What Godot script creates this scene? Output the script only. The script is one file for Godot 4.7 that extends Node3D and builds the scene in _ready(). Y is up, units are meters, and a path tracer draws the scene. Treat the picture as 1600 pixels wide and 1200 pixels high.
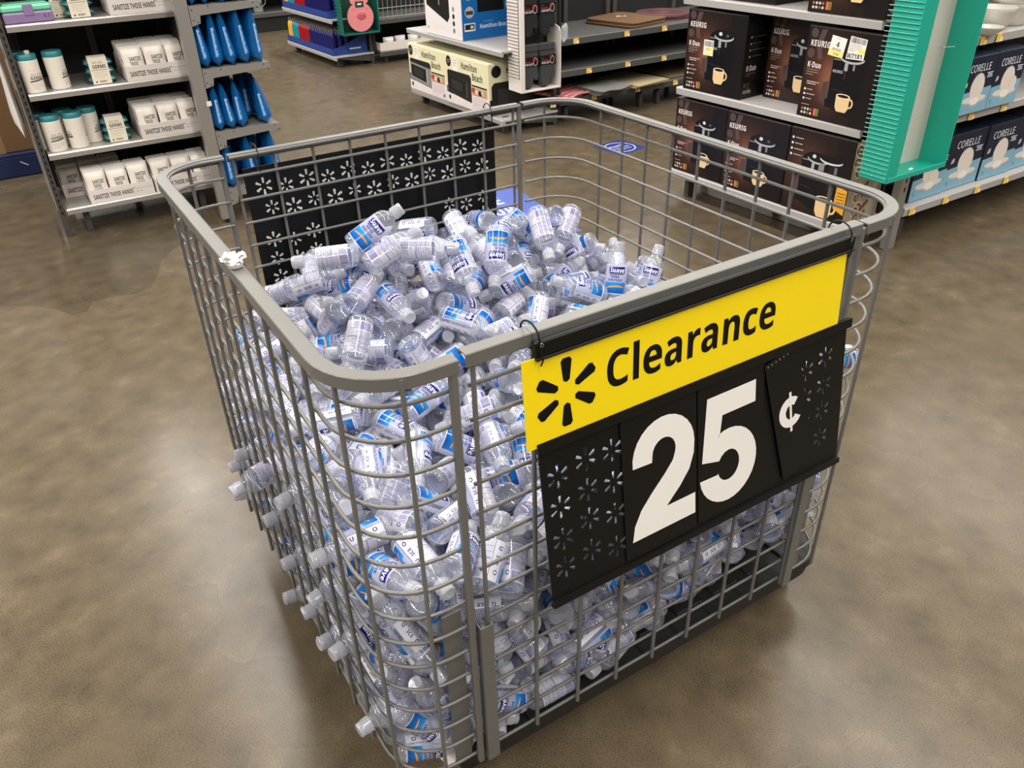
extends Node3D
# A wire dump bin full of hand sanitizer bottles in a shop aisle. Units: metres, y up, floor at y = 0.

# ---------------------------------------------------------------- scene
const FOCAL := 1259.1
const LAMP := 60.0
const EXPOSURE := 1.0
const BOTTLES := 1680
const SETTLE := 70
const HERO := [[Vector3(0.345, 0.832, 0.287), Vector3(0.86, 0.49, 0.16), 1],
	[Vector3(0.25, 0.792, 0.28), Vector3(-0.88, -0.08, -0.47), -1],
	[Vector3(0.352, 0.806, 0.35), Vector3(0.87, 0.46, 0.19), -1],
	[Vector3(0.74, 0.752, 0.324), Vector3(-0.21, -0.64, 0.74), -1],
	[Vector3(0.817, 0.737, 0.312), Vector3(-0.69, -0.55, 0.48), -1],
	[Vector3(0.411, 0.806, 0.378), Vector3(0.79, 0.02, 0.61), -1],
	[Vector3(0.208, 0.7, 0.488), Vector3(-0.52, -0.61, 0.59), -1],
	[Vector3(0.478, 0.775, 0.42), Vector3(-0.06, -0.67, 0.74), 1],
	[Vector3(0.955, 0.630, 0.46), Vector3(0.49, 0.85, -0.20), 1],
	[Vector3(0.86, 0.655, 0.45), Vector3(0.29, 0.93, -0.24), 1],
	[Vector3(0.57, 0.768, 0.403), Vector3(-0.39, -0.78, 0.49), 1]]
var cam_inv: Transform3D
var cam_pos: Vector3


func _ready():
	# camera
	var cam := Camera3D.new()
	cam.name = "camera"
	cam.fov = rad_to_deg(2.0 * atan(600.0 / FOCAL))
	cam.near = .05; cam.far = 60.0
	cam.transform = Transform3D(Basis(Vector3.UP, -.54793) * Basis(Vector3.RIGHT, -.56475) * Basis(Vector3.BACK, -.02882), Vector3(-.23522, 1.44282, 1.77087))
	add_child(cam)
	cam.current = true
	cam_inv = cam.transform.affine_inverse()
	cam_pos = cam.transform.origin
	# surroundings: an enclosed shop, no daylight
	var we := WorldEnvironment.new()
	we.name = "surroundings"
	var e := Environment.new()
	e.background_mode = Environment.BG_COLOR
	e.background_color = Color(.02, .02, .02)
	e.tonemap_mode = Environment.TONE_MAPPER_LINEAR
	e.tonemap_exposure = EXPOSURE
	e.sdfgi_enabled = true; e.ssao_enabled = true; e.ssil_enabled = true
	we.environment = e
	add_child(we)
	materials()
	build_lights()
	build_room()
	build_pallet()
	build_bin()
	build_front_sign()
	build_rear_sign()
	build_left_display()
	build_wing()
	build_brewers()
	build_teal_rack()
	build_dishes()
	build_ovens()
	build_mats()
	build_far_end()
	build_bottles()
	build_details()

func noise_tex(seed_: int, freq: float, oct: int, ramp: Array, size := 1024, type := FastNoiseLite.TYPE_SIMPLEX_SMOOTH) -> NoiseTexture2D:
	var n := FastNoiseLite.new()
	n.seed = seed_
	n.noise_type = type
	n.frequency = freq
	n.fractal_octaves = oct
	var t := NoiseTexture2D.new()
	t.width = size; t.height = size
	t.seamless = true
	t.noise = n
	var g := Gradient.new()
	var off := PackedFloat32Array()
	var cs := PackedColorArray()
	for r in ramp:
		off.append(r[0]); cs.append(r[1])
	g.offsets = off; g.colors = cs
	t.color_ramp = g
	return t

func materials():
	var rg := RandomNumberGenerator.new(); rg.seed = 99
	var f := mat(Color.WHITE, .34, 0, .40)
	f.albedo_texture = noise_tex(3, .016, 9, [[.0, Color(.320, .280, .225)], [.3, Color(.372, .330, .262)], [.5, Color(.392, .348, .276)], [.7, Color(.412, .366, .291)], [1.0, Color(.475, .424, .348)]], 2048)
	f.uv1_triplanar = true; f.uv1_world_triplanar = true; f.uv1_scale = Vector3(.25, .25, .25); f.uv1_offset = Vector3(.13, .3, .41)
	f.detail_enabled = true; f.detail_blend_mode = BaseMaterial3D.BLEND_MODE_MUL
	f.detail_albedo = noise_tex(8, .20, 4, [[.0, Color(.54, .52, .49)], [.22, Color(.74, .73, .71)], [.38, Color(.90, .895, .89)], [.6, Color(.97, .968, .965)], [.8, Color(1, 1, 1)], [1.0, Color(1, 1, 1)]])
	f.detail_uv_layer = BaseMaterial3D.DETAIL_UV_2
	f.uv2_triplanar = true; f.uv2_world_triplanar = true; f.uv2_scale = Vector3(1.1, 1.1, 1.1)
	f.roughness_texture = noise_tex(5, .01, 4, [[.0, Color(.23, .23, .23)], [.5, Color(.28, .28, .28)], [1.0, Color(.34, .34, .34)]], 512)
	f.roughness = 1.0
	M.floor = f
	var fp: StandardMaterial3D = f.duplicate()
	fp.albedo_color = Color(.86, .87, .88)
	M.floorpatch = fp
	M.ceil = mat(Color(.80, .80, .78), .9)
	M.wall = mat(Color(.36, .35, .34), .85)
	M.paint = mat(Color(.44, .435, .42), .38, .15)
	M.blackplastic = mat(Color(.125, .12, .115), .55)
	M.board = mat(Color(.052, .052, .05), .45, 0, .4)
	M.blackink = mat(Color(.04, .04, .04), .5, 0, .35)
	M.whiteink = mat(Color(.93, .92, .90), .5)
	M.starwhite = mat(Color(.86, .86, .84), .5)
	M.yellow = mat(Color(1.0, .885, .035), .38)
	M.shine = mat(Color(.72, .72, .72), .25, .9)
	var c := mat(Color(.88, .91, .98, .15), .08)
	c.transparency = BaseMaterial3D.TRANSPARENCY_ALPHA
	M.clear = c
	M.cap = mat(Color(.76, .77, .81, .58), .14)
	M.cap.transparency = BaseMaterial3D.TRANSPARENCY_ALPHA
	for k in [["label_front", tex_bottle_front()], ["label_back", tex_bottle_back(rg)]]:
		var m := print_mat(k[1], .12)
		m.transparency = BaseMaterial3D.TRANSPARENCY_ALPHA
		M[k[0]] = m
	M.shelf = mat(Color(.60, .585, .56), .32, .35)
	M.shelfbright = mat(Color(.69, .675, .65), .25, .3)
	M.shelfdark = mat(Color(.30, .29, .28), .5, .2)
	M.shelfgrey = mat(Color(.36, .36, .355), .5, .2)
	M.shelfwhite = mat(Color(.72, .71, .70), .4)
	M.pegboard = mat(Color(.11, .11, .108), .7)
	M.darkback = mat(Color(.10, .10, .10), .8)
	M.card = mat(Color(.90, .87, .84), .7)
	M.tray_print = print_mat(tex_tray(rg), .6)
	M.packet = print_mat(tex_packet(), .35)
	M.packetback = mat(Color(.92, .90, .87), .3)
	M.canister = print_mat(tex_canister(rg), .35)
	M.canwhite = mat(Color(.92, .89, .84), .35)
	M.teallid = mat(Color(.20, .50, .53), .3)
	M.tealpack = mat(Color(.20, .47, .47), .25)
	M.germcard = print_mat(tex_germ_card(rg), .6)
	M.lilac = mat(Color(.56, .47, .63), .4); M.mint = mat(Color(.48, .83, .68), .35); M.lilacdark = mat(Color(.30, .22, .38), .5)
	M.whitebag = mat(Color(.88, .87, .86), .35)
	M.bluepallet = mat(Color(.06, .12, .30), .6)
	M.kraft = mat(Color(.46, .34, .22), .8); M.krafttape = mat(Color(.56, .44, .30), .3)
	M.bluepouch = mat(Color(.05, .37, .62), .28)
	var pc := Cv.new(32, 256, Color(.10, .42, .72))
	for k in 22: pc.rect(8, 8 + 11 * k, 12 + rg.randi_range(-3, 5), 7, Color(.75, .82, .90))
	M.pouchprint = print_mat(pc.tex(), .3)
	M.brew0 = print_mat(tex_brewer_box(0, rg), .35); M.brew1 = print_mat(tex_brewer_box(1, rg), .35)
	M.brewside0 = print_mat(tex_brewer_side(0, rg), .35); M.brewside1 = print_mat(tex_brewer_side(1, rg), .4)
	M.brewrest = mat(Color(.10, .07, .06), .45)
	M.st0 = print_mat(tex_sticker(0, rg)); M.st1 = print_mat(tex_sticker(1, rg)); M.st2 = print_mat(tex_sticker(2, rg)); M.tag = print_mat(tex_sticker(3, rg))
	M.teal = mat(Color(.10, .66, .57), .4); M.tealwire = mat(Color(.42, .72, .66), .35, .3)
	M.offwhite = mat(Color(.82, .80, .76), .7)
	M.navybox = mat(Color(.075, .115, .205), .5); M.navyside = mat(Color(.08, .12, .21), .5)
	M.dish0 = print_mat(tex_dish_box(0, rg)); M.dish1 = print_mat(tex_dish_box(1, rg)); M.dish2 = print_mat(tex_dish_box(2, rg))
	M.china = mat(Color(.90, .89, .86), .2)
	M.creambox = mat(Color(.90, .88, .74), .6); M.whitebox = mat(Color(.90, .88, .87), .6)
	M.oven0 = print_mat(tex_oven_box(0, rg)); M.oven1 = print_mat(tex_oven_box(1, rg)); M.ovenside = print_mat(tex_oven_side(rg)); M.ovenw = print_mat(tex_oven_white(rg)); M.ovenb = print_mat(tex_oven_blue(rg))
	M.wiregrey = mat(Color(.38, .37, .36), .4, .5)
	M.clearbag = mat(Color(.9, .92, .95, .3), .15); M.clearbag.transparency = BaseMaterial3D.TRANSPARENCY_ALPHA
	M.mittgrey = mat(Color(.24, .245, .25), .9); M.mittdark = mat(Color(.10, .105, .11), .9); M.mittband = print_mat(tex_glove_band(rg))
	M.matbrown = print_mat(tex_weave(Color(.46, .35, .24), Color(.40, .29, .19), 2), .85)
	M.matpurple = mat(Color(.40, .25, .27), .85)
	M.matbeige = print_mat(tex_weave(Color(.74, .68, .54), Color(.68, .62, .48), 2), .85)
	M.matkhaki = mat(Color(.55, .48, .34), .85)
	M.matgrey = print_mat(tex_weave(Color(.52, .52, .50), Color(.42, .42, .41), 1), .85)
	M.matred = print_mat(tex_weave(Color(.85, .72, .70), Color(.72, .10, .13), 0), .8)
	M.polka = print_mat(tex_weave(Color(.62, .10, .10), Color(.85, .75, .70), 3), .8)
	M.soap_yellow = mat(Color(.90, .66, .16), .25); M.soap_teal = mat(Color(.08, .55, .62), .25); M.soap_red = mat(Color(.60, .08, .12), .25); M.soap_navy = mat(Color(.09, .10, .36), .25)
	M.greycap = mat(Color(.45, .43, .42), .35, .4)
	M.bluecard = mat(Color(.15, .27, .56), .5)
	M.greencard = mat(Color(.05, .40, .34), .5); M.greendark = mat(Color(.07, .25, .20), .6)
	M.pink = mat(Color(.90, .55, .56), .5); M.pinkdark = mat(Color(.80, .38, .42), .5)
	M.whitewire = mat(Color(.70, .69, .66), .4)
	M.jug = mat(Color(.85, .88, .88, .35), .08); M.jug.transparency = BaseMaterial3D.TRANSPARENCY_ALPHA
	M.decal0 = print_mat(tex_decal(0, rg), .4); M.decal1 = print_mat(tex_decal(1, rg), .4)
	var gl := mat(Color(1, 1, 1), .5)
	gl.emission_enabled = true; gl.emission = Color(1.0, .97, .93); gl.emission_energy_multiplier = 3.0
	M.glow = gl


# ---------------------------------------------------------------- mesh builder
class Mb:
	var sv := {}   # material -> [verts, normals, uvs]
	var cur: Material
	var V: PackedVector3Array
	var N: PackedVector3Array
	var U: PackedVector2Array
	var order: Array = []

	func _init(m: Material):
		use(m)

	func use(m: Material) -> Mb:
		if cur != null:
			sv[cur] = [V, N, U]
		if not sv.has(m):
			sv[m] = [PackedVector3Array(), PackedVector3Array(), PackedVector2Array()]
			order.append(m)
		cur = m
		V = sv[m][0]; N = sv[m][1]; U = sv[m][2]
		return self

	func tri(a: Vector3, b: Vector3, c: Vector3, na: Vector3, nb: Vector3, nc: Vector3, ua := Vector2.ZERO, ub := Vector2.ZERO, uc := Vector2.ZERO):
		if (b - a).cross(c - a).dot(na + nb + nc) > 0.0:   # Godot's front faces run clockwise
			V.append_array([a, c, b]); N.append_array([na, nc, nb]); U.append_array([ua, uc, ub])
		else:
			V.append_array([a, b, c]); N.append_array([na, nb, nc]); U.append_array([ua, ub, uc])

	func quad(a: Vector3, b: Vector3, c: Vector3, d: Vector3, n: Vector3, u0 := Vector2(0, 0), u1 := Vector2(1, 0), u2 := Vector2(1, 1), u3 := Vector2(0, 1)):
		tri(a, b, c, n, n, n, u0, u1, u2)
		tri(a, c, d, n, n, n, u0, u2, u3)

	# upright printed panel: bottom left, bottom right, top right, top left
	func quad2(a: Vector3, b: Vector3, c: Vector3, d: Vector3, n: Vector3) -> Mb:
		quad(a, b, c, d, n, Vector2(0, 1), Vector2(1, 1), Vector2(1, 0), Vector2(0, 0))
		return self

	# box with a chamfer on all edges; c centre, s size
	func box(c: Vector3, s: Vector3, ch := 0.0, bs := Basis()) -> Mb:
		var h := s * 0.5
		var k := minf(ch, minf(h.x, minf(h.y, h.z)) * 0.9)
		var ax := [Vector3.RIGHT, Vector3.UP, Vector3.BACK]
		for i in 3:
			for sg in [-1.0, 1.0]:
				var n: Vector3 = ax[i] * sg
				var e1: Vector3 = ax[(i + 1) % 3]
				var e2: Vector3 = ax[(i + 2) % 3]
				var p: Vector3 = n * absf(h.dot(ax[i]))
				var q1: Vector3 = e1 * (absf(h.dot(e1)) - k)
				var q2: Vector3 = e2 * (absf(h.dot(e2)) - k)
				quad(c + bs * (p - q1 - q2), c + bs * (p + q1 - q2), c + bs * (p + q1 + q2), c + bs * (p - q1 + q2), bs * n)
		if k <= 0.0: return self
		for i in 3:
			var a: Vector3 = ax[i]
			var b: Vector3 = ax[(i + 1) % 3]
			var d: Vector3 = ax[(i + 2) % 3]
			var ha := absf(h.dot(a)) - k
			var hb := absf(h.dot(b))
			var hd := absf(h.dot(d))
			for sb in [-1.0, 1.0]:
				for sd in [-1.0, 1.0]:
					var n2: Vector3 = bs * (b * sb + d * sd).normalized()
					var p1: Vector3 = b * sb * hb + d * sd * (hd - k)
					var p2: Vector3 = b * sb * (hb - k) + d * sd * hd
					quad(c + bs * (p1 - a * ha), c + bs * (p1 + a * ha), c + bs * (p2 + a * ha), c + bs * (p2 - a * ha), n2)
		for sx in [-1.0, 1.0]:
			for sy in [-1.0, 1.0]:
				for sz in [-1.0, 1.0]:
					var g := Vector3(sx, sy, sz)
					var n3: Vector3 = bs * g.normalized()
					tri(c + bs * (g * Vector3(h.x, h.y - k, h.z - k)), c + bs * (g * Vector3(h.x - k, h.y, h.z - k)), c + bs * (g * Vector3(h.x - k, h.y - k, h.z)), n3, n3, n3)
		return self

	# round bar along a polyline
	func tube(pts: Array, r: float, seg := 8, caps := true) -> Mb:
		var n := pts.size()
		var up := Vector3.UP
		var t0: Vector3 = (pts[1] - pts[0]).normalized()
		if absf(t0.dot(up)) > 0.9: up = Vector3.RIGHT
		var side: Vector3 = t0.cross(up).normalized()
		var rings := []
		var nrm := []
		for i in n:
			var t: Vector3 = (pts[mini(i + 1, n - 1)] - pts[maxi(i - 1, 0)]).normalized()
			side = (side - t * side.dot(t)).normalized()
			var w: Vector3 = t.cross(side)
			var ring := []
			var rn := []
			for k in seg:
				var a := TAU * k / seg
				var d: Vector3 = side * cos(a) + w * sin(a)
				rn.append(d); ring.append(pts[i] + d * r)
			rings.append(ring); nrm.append(rn)
		for i in n - 1:
			for k in seg:
				var k2 := (k + 1) % seg
				tri(rings[i][k], rings[i][k2], rings[i + 1][k2], nrm[i][k], nrm[i][k2], nrm[i + 1][k2])
				tri(rings[i][k], rings[i + 1][k2], rings[i + 1][k], nrm[i][k], nrm[i + 1][k2], nrm[i + 1][k])
		if caps:
			for e in [0, n - 1]:
				var dir: Vector3 = (pts[0] - pts[1]).normalized() if e == 0 else (pts[n - 1] - pts[n - 2]).normalized()
				for k in seg:
					tri(pts[e], rings[e][k], rings[e][(k + 1) % seg], dir, dir, dir)
		return self

	# closed 2-D profile (x = outwards, y = up) swept along a path in the xz plane
	func sweep(prof: Array, pts: Array, outward: Array) -> Mb:
		var n := pts.size()
		var m := prof.size()
		var area := 0.0
		for j in m: area += prof[j].cross(prof[(j + 1) % m])
		for i in n - 1:
			for j in m:
				var a: Vector2 = prof[j]
				var b: Vector2 = prof[(j + 1) % m]
				var e := b - a
				var nn := Vector2(e.y, -e.x).normalized() * signf(area)
				var n0: Vector3 = outward[i].normalized() * nn.x + Vector3.UP * nn.y
				var n1: Vector3 = outward[i + 1].normalized() * nn.x + Vector3.UP * nn.y
				var p00: Vector3 = pts[i] + outward[i] * a.x + Vector3.UP * a.y
				var p01: Vector3 = pts[i] + outward[i] * b.x + Vector3.UP * b.y
				var p10: Vector3 = pts[i + 1] + outward[i + 1] * a.x + Vector3.UP * a.y
				var p11: Vector3 = pts[i + 1] + outward[i + 1] * b.x + Vector3.UP * b.y
				tri(p00, p01, p11, n0, n0, n1); tri(p00, p11, p10, n0, n1, n1)
		var pp := PackedVector2Array(prof)
		var ix := Geometry2D.triangulate_polygon(pp)
		for e in [0, n - 1]:
			var dir: Vector3 = (pts[0] - pts[1]).normalized() if e == 0 else (pts[n - 1] - pts[n - 2]).normalized()
			for k in range(0, ix.size(), 3):
				var w := []
				for q in 3: w.append(pts[e] + outward[e] * prof[ix[k + q]].x + Vector3.UP * prof[ix[k + q]].y)
				tri(w[0], w[1], w[2], dir, dir, dir)
		return self

	# profile of (radius, height) turned about the y axis, from angle a0 over span
	func lathe(prof: Array, seg := 20, a0 := 0.0, span := TAU, xf := Transform3D(), sx := 1.0, sz := 1.0, crease := 0.75) -> Mb:
		var m := prof.size()
		var nr := []
		var sn := []
		for j in m - 1:
			var e: Vector2 = prof[j + 1] - prof[j]
			sn.append(Vector2(e.y, -e.x).normalized())
		var v0: float = prof[0].y
		var vh: float = maxf(absf(prof[m - 1].y - v0), 1e-6)
		for j in m - 1:
			var na: Vector2 = sn[j]
			var nb: Vector2 = sn[j]
			if j > 0 and sn[j - 1].dot(sn[j]) > crease: na = (sn[j - 1] + sn[j]).normalized()
			if j < m - 2 and sn[j + 1].dot(sn[j]) > crease: nb = (sn[j + 1] + sn[j]).normalized()
			var p: Vector2 = prof[j]
			var q: Vector2 = prof[j + 1]
			for k in seg:
				var A := a0 + span * k / seg
				var B := a0 + span * (k + 1) / seg
				var ca := Vector3(cos(A) * sx, 0, sin(A) * sz)
				var cb := Vector3(cos(B) * sx, 0, sin(B) * sz)
				var ma := Vector3(cos(A) / sx, 0, sin(A) / sz)
				var mb := Vector3(cos(B) / sx, 0, sin(B) / sz)
				var ua := Vector2(1.0 - float(k) / seg, 1.0 - (p.y - v0) / vh)
				var ub := Vector2(1.0 - float(k + 1) / seg, 1.0 - (p.y - v0) / vh)
				var uc := Vector2(1.0 - float(k + 1) / seg, 1.0 - (q.y - v0) / vh)
				var ud := Vector2(1.0 - float(k) / seg, 1.0 - (q.y - v0) / vh)
				var P := [xf * (ca * p.x + Vector3.UP * p.y), xf * (cb * p.x + Vector3.UP * p.y), xf * (cb * q.x + Vector3.UP * q.y), xf * (ca * q.x + Vector3.UP * q.y)]
				var Q := [xf.basis * (ma * na.x + Vector3.UP * na.y).normalized(), xf.basis * (mb * na.x + Vector3.UP * na.y).normalized(), xf.basis * (mb * nb.x + Vector3.UP * nb.y).normalized(), xf.basis * (ma * nb.x + Vector3.UP * nb.y).normalized()]
				if p.x > 1e-6: tri(P[0], P[1], P[2], Q[0], Q[1], Q[2], ua, ub, uc)
				if q.x > 1e-6: tri(P[0], P[2], P[3], Q[0], Q[2], Q[3], ua, uc, ud)
		return self

	# polygon in local xy, thickness d along +z (from z0)
	func prism(poly: PackedVector2Array, z0: float, d: float, xf := Transform3D(), uvr := Rect2()) -> Mb:
		var ix := Geometry2D.triangulate_polygon(poly)
		var area := 0.0
		for j in poly.size(): area += poly[j].cross(poly[(j + 1) % poly.size()])
		for s in [0, 1]:
			var z: float = z0 + d * s
			var n: Vector3 = xf.basis * (Vector3.BACK * (1.0 if s == 1 else -1.0) * (1.0 if d > 0 else -1.0))
			for k in range(0, ix.size(), 3):
				var p := []
				var u := []
				for w in 3:
					var v: Vector2 = poly[ix[k + w]]
					p.append(xf * Vector3(v.x, v.y, z))
					u.append(Vector2((v.x - uvr.position.x) / uvr.size.x, 1.0 - (v.y - uvr.position.y) / uvr.size.y) if uvr.has_area() else Vector2.ZERO)
				tri(p[0], p[1], p[2], n, n, n, u[0], u[1], u[2])
			if d == 0.0: return self
		for j in poly.size():
			var a := poly[j]
			var b := poly[(j + 1) % poly.size()]
			var e := b - a
			var nn := Vector2(e.y, -e.x).normalized() * signf(area)
			quad(xf * Vector3(a.x, a.y, z0), xf * Vector3(b.x, b.y, z0), xf * Vector3(b.x, b.y, z0 + d), xf * Vector3(a.x, a.y, z0 + d), xf.basis * Vector3(nn.x, nn.y, 0))
		return self

	# smooth grid of points [row][col]; normals from the grid
	func grid(g: Array, flip := false, uvs := true) -> Mb:
		var R := g.size()
		var C: int = g[0].size()
		var nn := []
		for i in R:
			var row := []
			for j in C:
				var a: Vector3 = g[mini(i + 1, R - 1)][j] - g[maxi(i - 1, 0)][j]
				var b: Vector3 = g[i][mini(j + 1, C - 1)] - g[i][maxi(j - 1, 0)]
				var n := b.cross(a)
				n = n.normalized() if n.length() > 1e-12 else Vector3.UP
				row.append(-n if flip else n)
			nn.append(row)
		for i in R - 1:
			for j in C - 1:
				var u := [Vector2(float(j) / (C - 1), float(i) / (R - 1)), Vector2(float(j + 1) / (C - 1), float(i) / (R - 1)), Vector2(float(j + 1) / (C - 1), float(i + 1) / (R - 1)), Vector2(float(j) / (C - 1), float(i + 1) / (R - 1))]
				tri(g[i][j], g[i][j + 1], g[i + 1][j + 1], nn[i][j], nn[i][j + 1], nn[i + 1][j + 1], u[0], u[1], u[2])
				tri(g[i][j], g[i + 1][j + 1], g[i + 1][j], nn[i][j], nn[i + 1][j + 1], nn[i + 1][j], u[0], u[2], u[3])
		return self

	func mesh() -> ArrayMesh:
		sv[cur] = [V, N, U]
		var am := ArrayMesh.new()
		for m in order:
			var d: Array = sv[m]
			if d[0].is_empty(): continue
			var a := []
			a.resize(Mesh.ARRAY_MAX)
			a[Mesh.ARRAY_VERTEX] = d[0]; a[Mesh.ARRAY_NORMAL] = d[1]; a[Mesh.ARRAY_TEX_UV] = d[2]
			am.add_surface_from_arrays(Mesh.PRIMITIVE_TRIANGLES, a)
			am.surface_set_material(am.get_surface_count() - 1, m)
		return am

# ---------------------------------------------------------------- canvas for flat print
class Cv:
	var im: Image
	var w: int
	var h: int
	static var fonts := {}

	func _init(ww: int, hh: int, c: Color):
		w = ww; h = hh
		im = Image.create(w, h, false, Image.FORMAT_RGBA8)
		im.fill(c)

	func rect(x: float, y: float, ww: float, hh: float, c: Color):
		if c.a >= 0.999:
			im.fill_rect(Rect2i(roundi(x), roundi(y), maxi(1, roundi(ww)), maxi(1, roundi(hh))), c)
		else:
			for j in range(maxi(0, roundi(y)), mini(h, roundi(y + hh))):
				for i in range(maxi(0, roundi(x)), mini(w, roundi(x + ww))): px(i, j, c)

	func px(i: int, j: int, c: Color):
		im.set_pixel(i, j, im.get_pixel(i, j).blend(c))

	func poly(p: Array, c: Color):
		var y0 := 1e9
		var y1 := -1e9
		for v in p:
			y0 = minf(y0, v.y); y1 = maxf(y1, v.y)
		for j in range(maxi(0, floori(y0)), mini(h, ceili(y1))):
			var xs := []
			var yy := j + 0.5
			for k in p.size():
				var a: Vector2 = p[k]
				var b: Vector2 = p[(k + 1) % p.size()]
				if (a.y <= yy) != (b.y <= yy): xs.append(a.x + (b.x - a.x) * (yy - a.y) / (b.y - a.y))
			xs.sort()
			for k in range(0, xs.size() - 1, 2):
				if c.a >= 0.999:
					var xa := clampi(roundi(xs[k]), 0, w)
					var xb := clampi(roundi(xs[k + 1]), 0, w)
					if xb > xa: im.fill_rect(Rect2i(xa, j, xb - xa, 1), c)
				else:
					for i in range(maxi(0, roundi(xs[k])), mini(w, roundi(xs[k + 1]))): px(i, j, c)

	func ell(cx: float, cy: float, rx: float, ry: float, c: Color, a0 := 0.0, a1 := TAU):
		var p := []
		for k in 33:
			var a := a0 + (a1 - a0) * k / 32.0
			p.append(Vector2(cx + cos(a) * rx, cy + sin(a) * ry))
		poly(p, c)

	# soft round glow printed on a box
	func glow(cx: float, cy: float, rx: float, ry: float, c: Color):
		for j in range(maxi(0, int(cy - ry)), mini(h, int(cy + ry))):
			for i in range(maxi(0, int(cx - rx)), mini(w, int(cx + rx))):
				var d := Vector2((i - cx) / rx, (j - cy) / ry).length_squared()
				if d < 1.0:
					var k := (1.0 - d) * (1.0 - d)
					im.set_pixel(i, j, im.get_pixel(i, j).lerp(c, c.a * k))

	func vgrad(x: float, y: float, ww: float, hh: float, a: Color, b: Color):
		for j in int(hh): rect(x, y + j, ww, 1, a.lerp(b, j / hh))

	static func font(kind: String) -> RID:
		if not fonts.has(kind):
			var f := SystemFont.new()
			f.font_names = PackedStringArray(["Droid Serif" if kind.begins_with("serif") else "Droid Sans Mono" if kind.begins_with("mono") else "Droid Sans"])
			f.font_weight = 700 if kind.ends_with("bold") else 400
			fonts[kind] = f
		return fonts[kind].get_rids()[0]

	func text_image(s: String, size: int, c: Color, kind := "bold", track := 0.0) -> Image:
		var ts = TextServerManager.get_primary_interface()
		var rid := font(kind)
		var z := Vector2i(size, 0)
		var pen := 0.0
		var items := []
		for ch in s:
			var gi: int = ts.font_get_glyph_index(rid, size, ch.unicode_at(0), 0)
			ts.font_render_glyph(rid, z, gi)
			items.append([gi, pen])
			pen += ts.font_get_glyph_advance(rid, size, gi).x + track
		var t := Image.create(maxi(2, ceili(pen) + 4), int(size * 1.35), false, Image.FORMAT_RGBA8)
		t.fill(Color(c.r, c.g, c.b, 0))
		for it in items:
			var r: Rect2 = ts.font_get_glyph_uv_rect(rid, z, it[0])
			if r.size.x < 1: continue
			var src: Image = ts.font_get_texture_image(rid, z, ts.font_get_glyph_texture_idx(rid, z, it[0]))
			var off: Vector2 = ts.font_get_glyph_offset(rid, z, it[0])
			for j in int(r.size.y):
				for i in int(r.size.x):
					var a: float = src.get_pixel(int(r.position.x) + i, int(r.position.y) + j).a
					var X := int(it[1] + off.x) + i + 1
					var Y := size + int(off.y) + j
					if a > 0 and X >= 0 and Y >= 0 and X < t.get_width() and Y < t.get_height():
						t.set_pixel(X, Y, Color(c.r, c.g, c.b, maxf(a * c.a, t.get_pixel(X, Y).a)))
		return t

	# x, y is the left end of the baseline; xs squeezes the letters
	func text(s: String, x: float, y: float, size: int, c: Color, kind := "bold", xs := 1.0, track := 0.0, turn := false):
		var t := text_image(s, size, c, kind, track)
		if xs != 1.0: t.resize(maxi(2, int(t.get_width() * xs)), t.get_height(), Image.INTERPOLATE_BILINEAR)
		if turn:
			t.rotate_90(CLOCKWISE)
			im.blend_rect(t, Rect2i(0, 0, t.get_width(), t.get_height()), Vector2i(roundi(x), roundi(y)))
		else:
			im.blend_rect(t, Rect2i(0, 0, t.get_width(), t.get_height()), Vector2i(roundi(x), roundi(y) - size))

	# rows of small print too small to read
	func rows(x: float, y: float, ww: float, n: int, step: float, th: float, c: Color, rg: RandomNumberGenerator):
		for k in n:
			var xx := x
			var stop := x + ww * (1.0 if k < n - 1 else rg.randf_range(0.4, 0.8))
			while xx < stop:
				var l := minf(rg.randf_range(3, 11), stop - xx)
				rect(xx, y + k * step, l, th, c)
				xx += l + rg.randf_range(2, 4)

	func bars(x: float, y: float, ww: float, hh: float, c: Color, rg: RandomNumberGenerator):
		var xx := x
		while xx < x + ww:
			var l := rg.randi_range(1, 3)
			rect(xx, y, l, hh, c)
			xx += l + rg.randi_range(1, 3)

	func tex() -> ImageTexture:
		im.generate_mipmaps()
		return ImageTexture.create_from_image(im)

# ---------------------------------------------------------------- naming and tagging
var used := {}
var M := {}

func numbered(called: String) -> String:
	if not used.has(called):
		used[called] = 0
		return called
	used[called] += 1
	return "%s_%03d" % [called, used[called]]

func tag(o: Node3D, label: String, category: String, group := ""):
	o.set_meta("label", label)
	o.set_meta("category", category)
	if group: o.set_meta("group", group)
	return o

func thing(called: String, label: String, category: String, at := Vector3.ZERO, turn := 0.0, group := "") -> Node3D:
	var o := Node3D.new()
	o.name = numbered(called)
	add_child(o)
	o.position = at
	o.rotation.y = turn
	tag(o, label, category, group)
	return o

func part(called: String, mb, parent: Node3D, xf := Transform3D()) -> MeshInstance3D:
	var o := MeshInstance3D.new()
	o.name = called
	o.mesh = mb.mesh() if mb is Mb else mb
	o.transform = xf
	parent.add_child(o, true)
	return o

func single(called: String, mb, label: String, category: String, xf := Transform3D(), group := "") -> MeshInstance3D:
	var o := MeshInstance3D.new()
	o.name = numbered(called)
	o.mesh = mb.mesh() if mb is Mb else mb
	add_child(o)
	o.transform = xf
	tag(o, label, category, group)
	return o

func structure(called: String, mb) -> MeshInstance3D:
	var o := MeshInstance3D.new()
	o.name = called
	o.mesh = mb.mesh() if mb is Mb else mb
	add_child(o)
	o.set_meta("kind", "structure")
	return o

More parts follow.
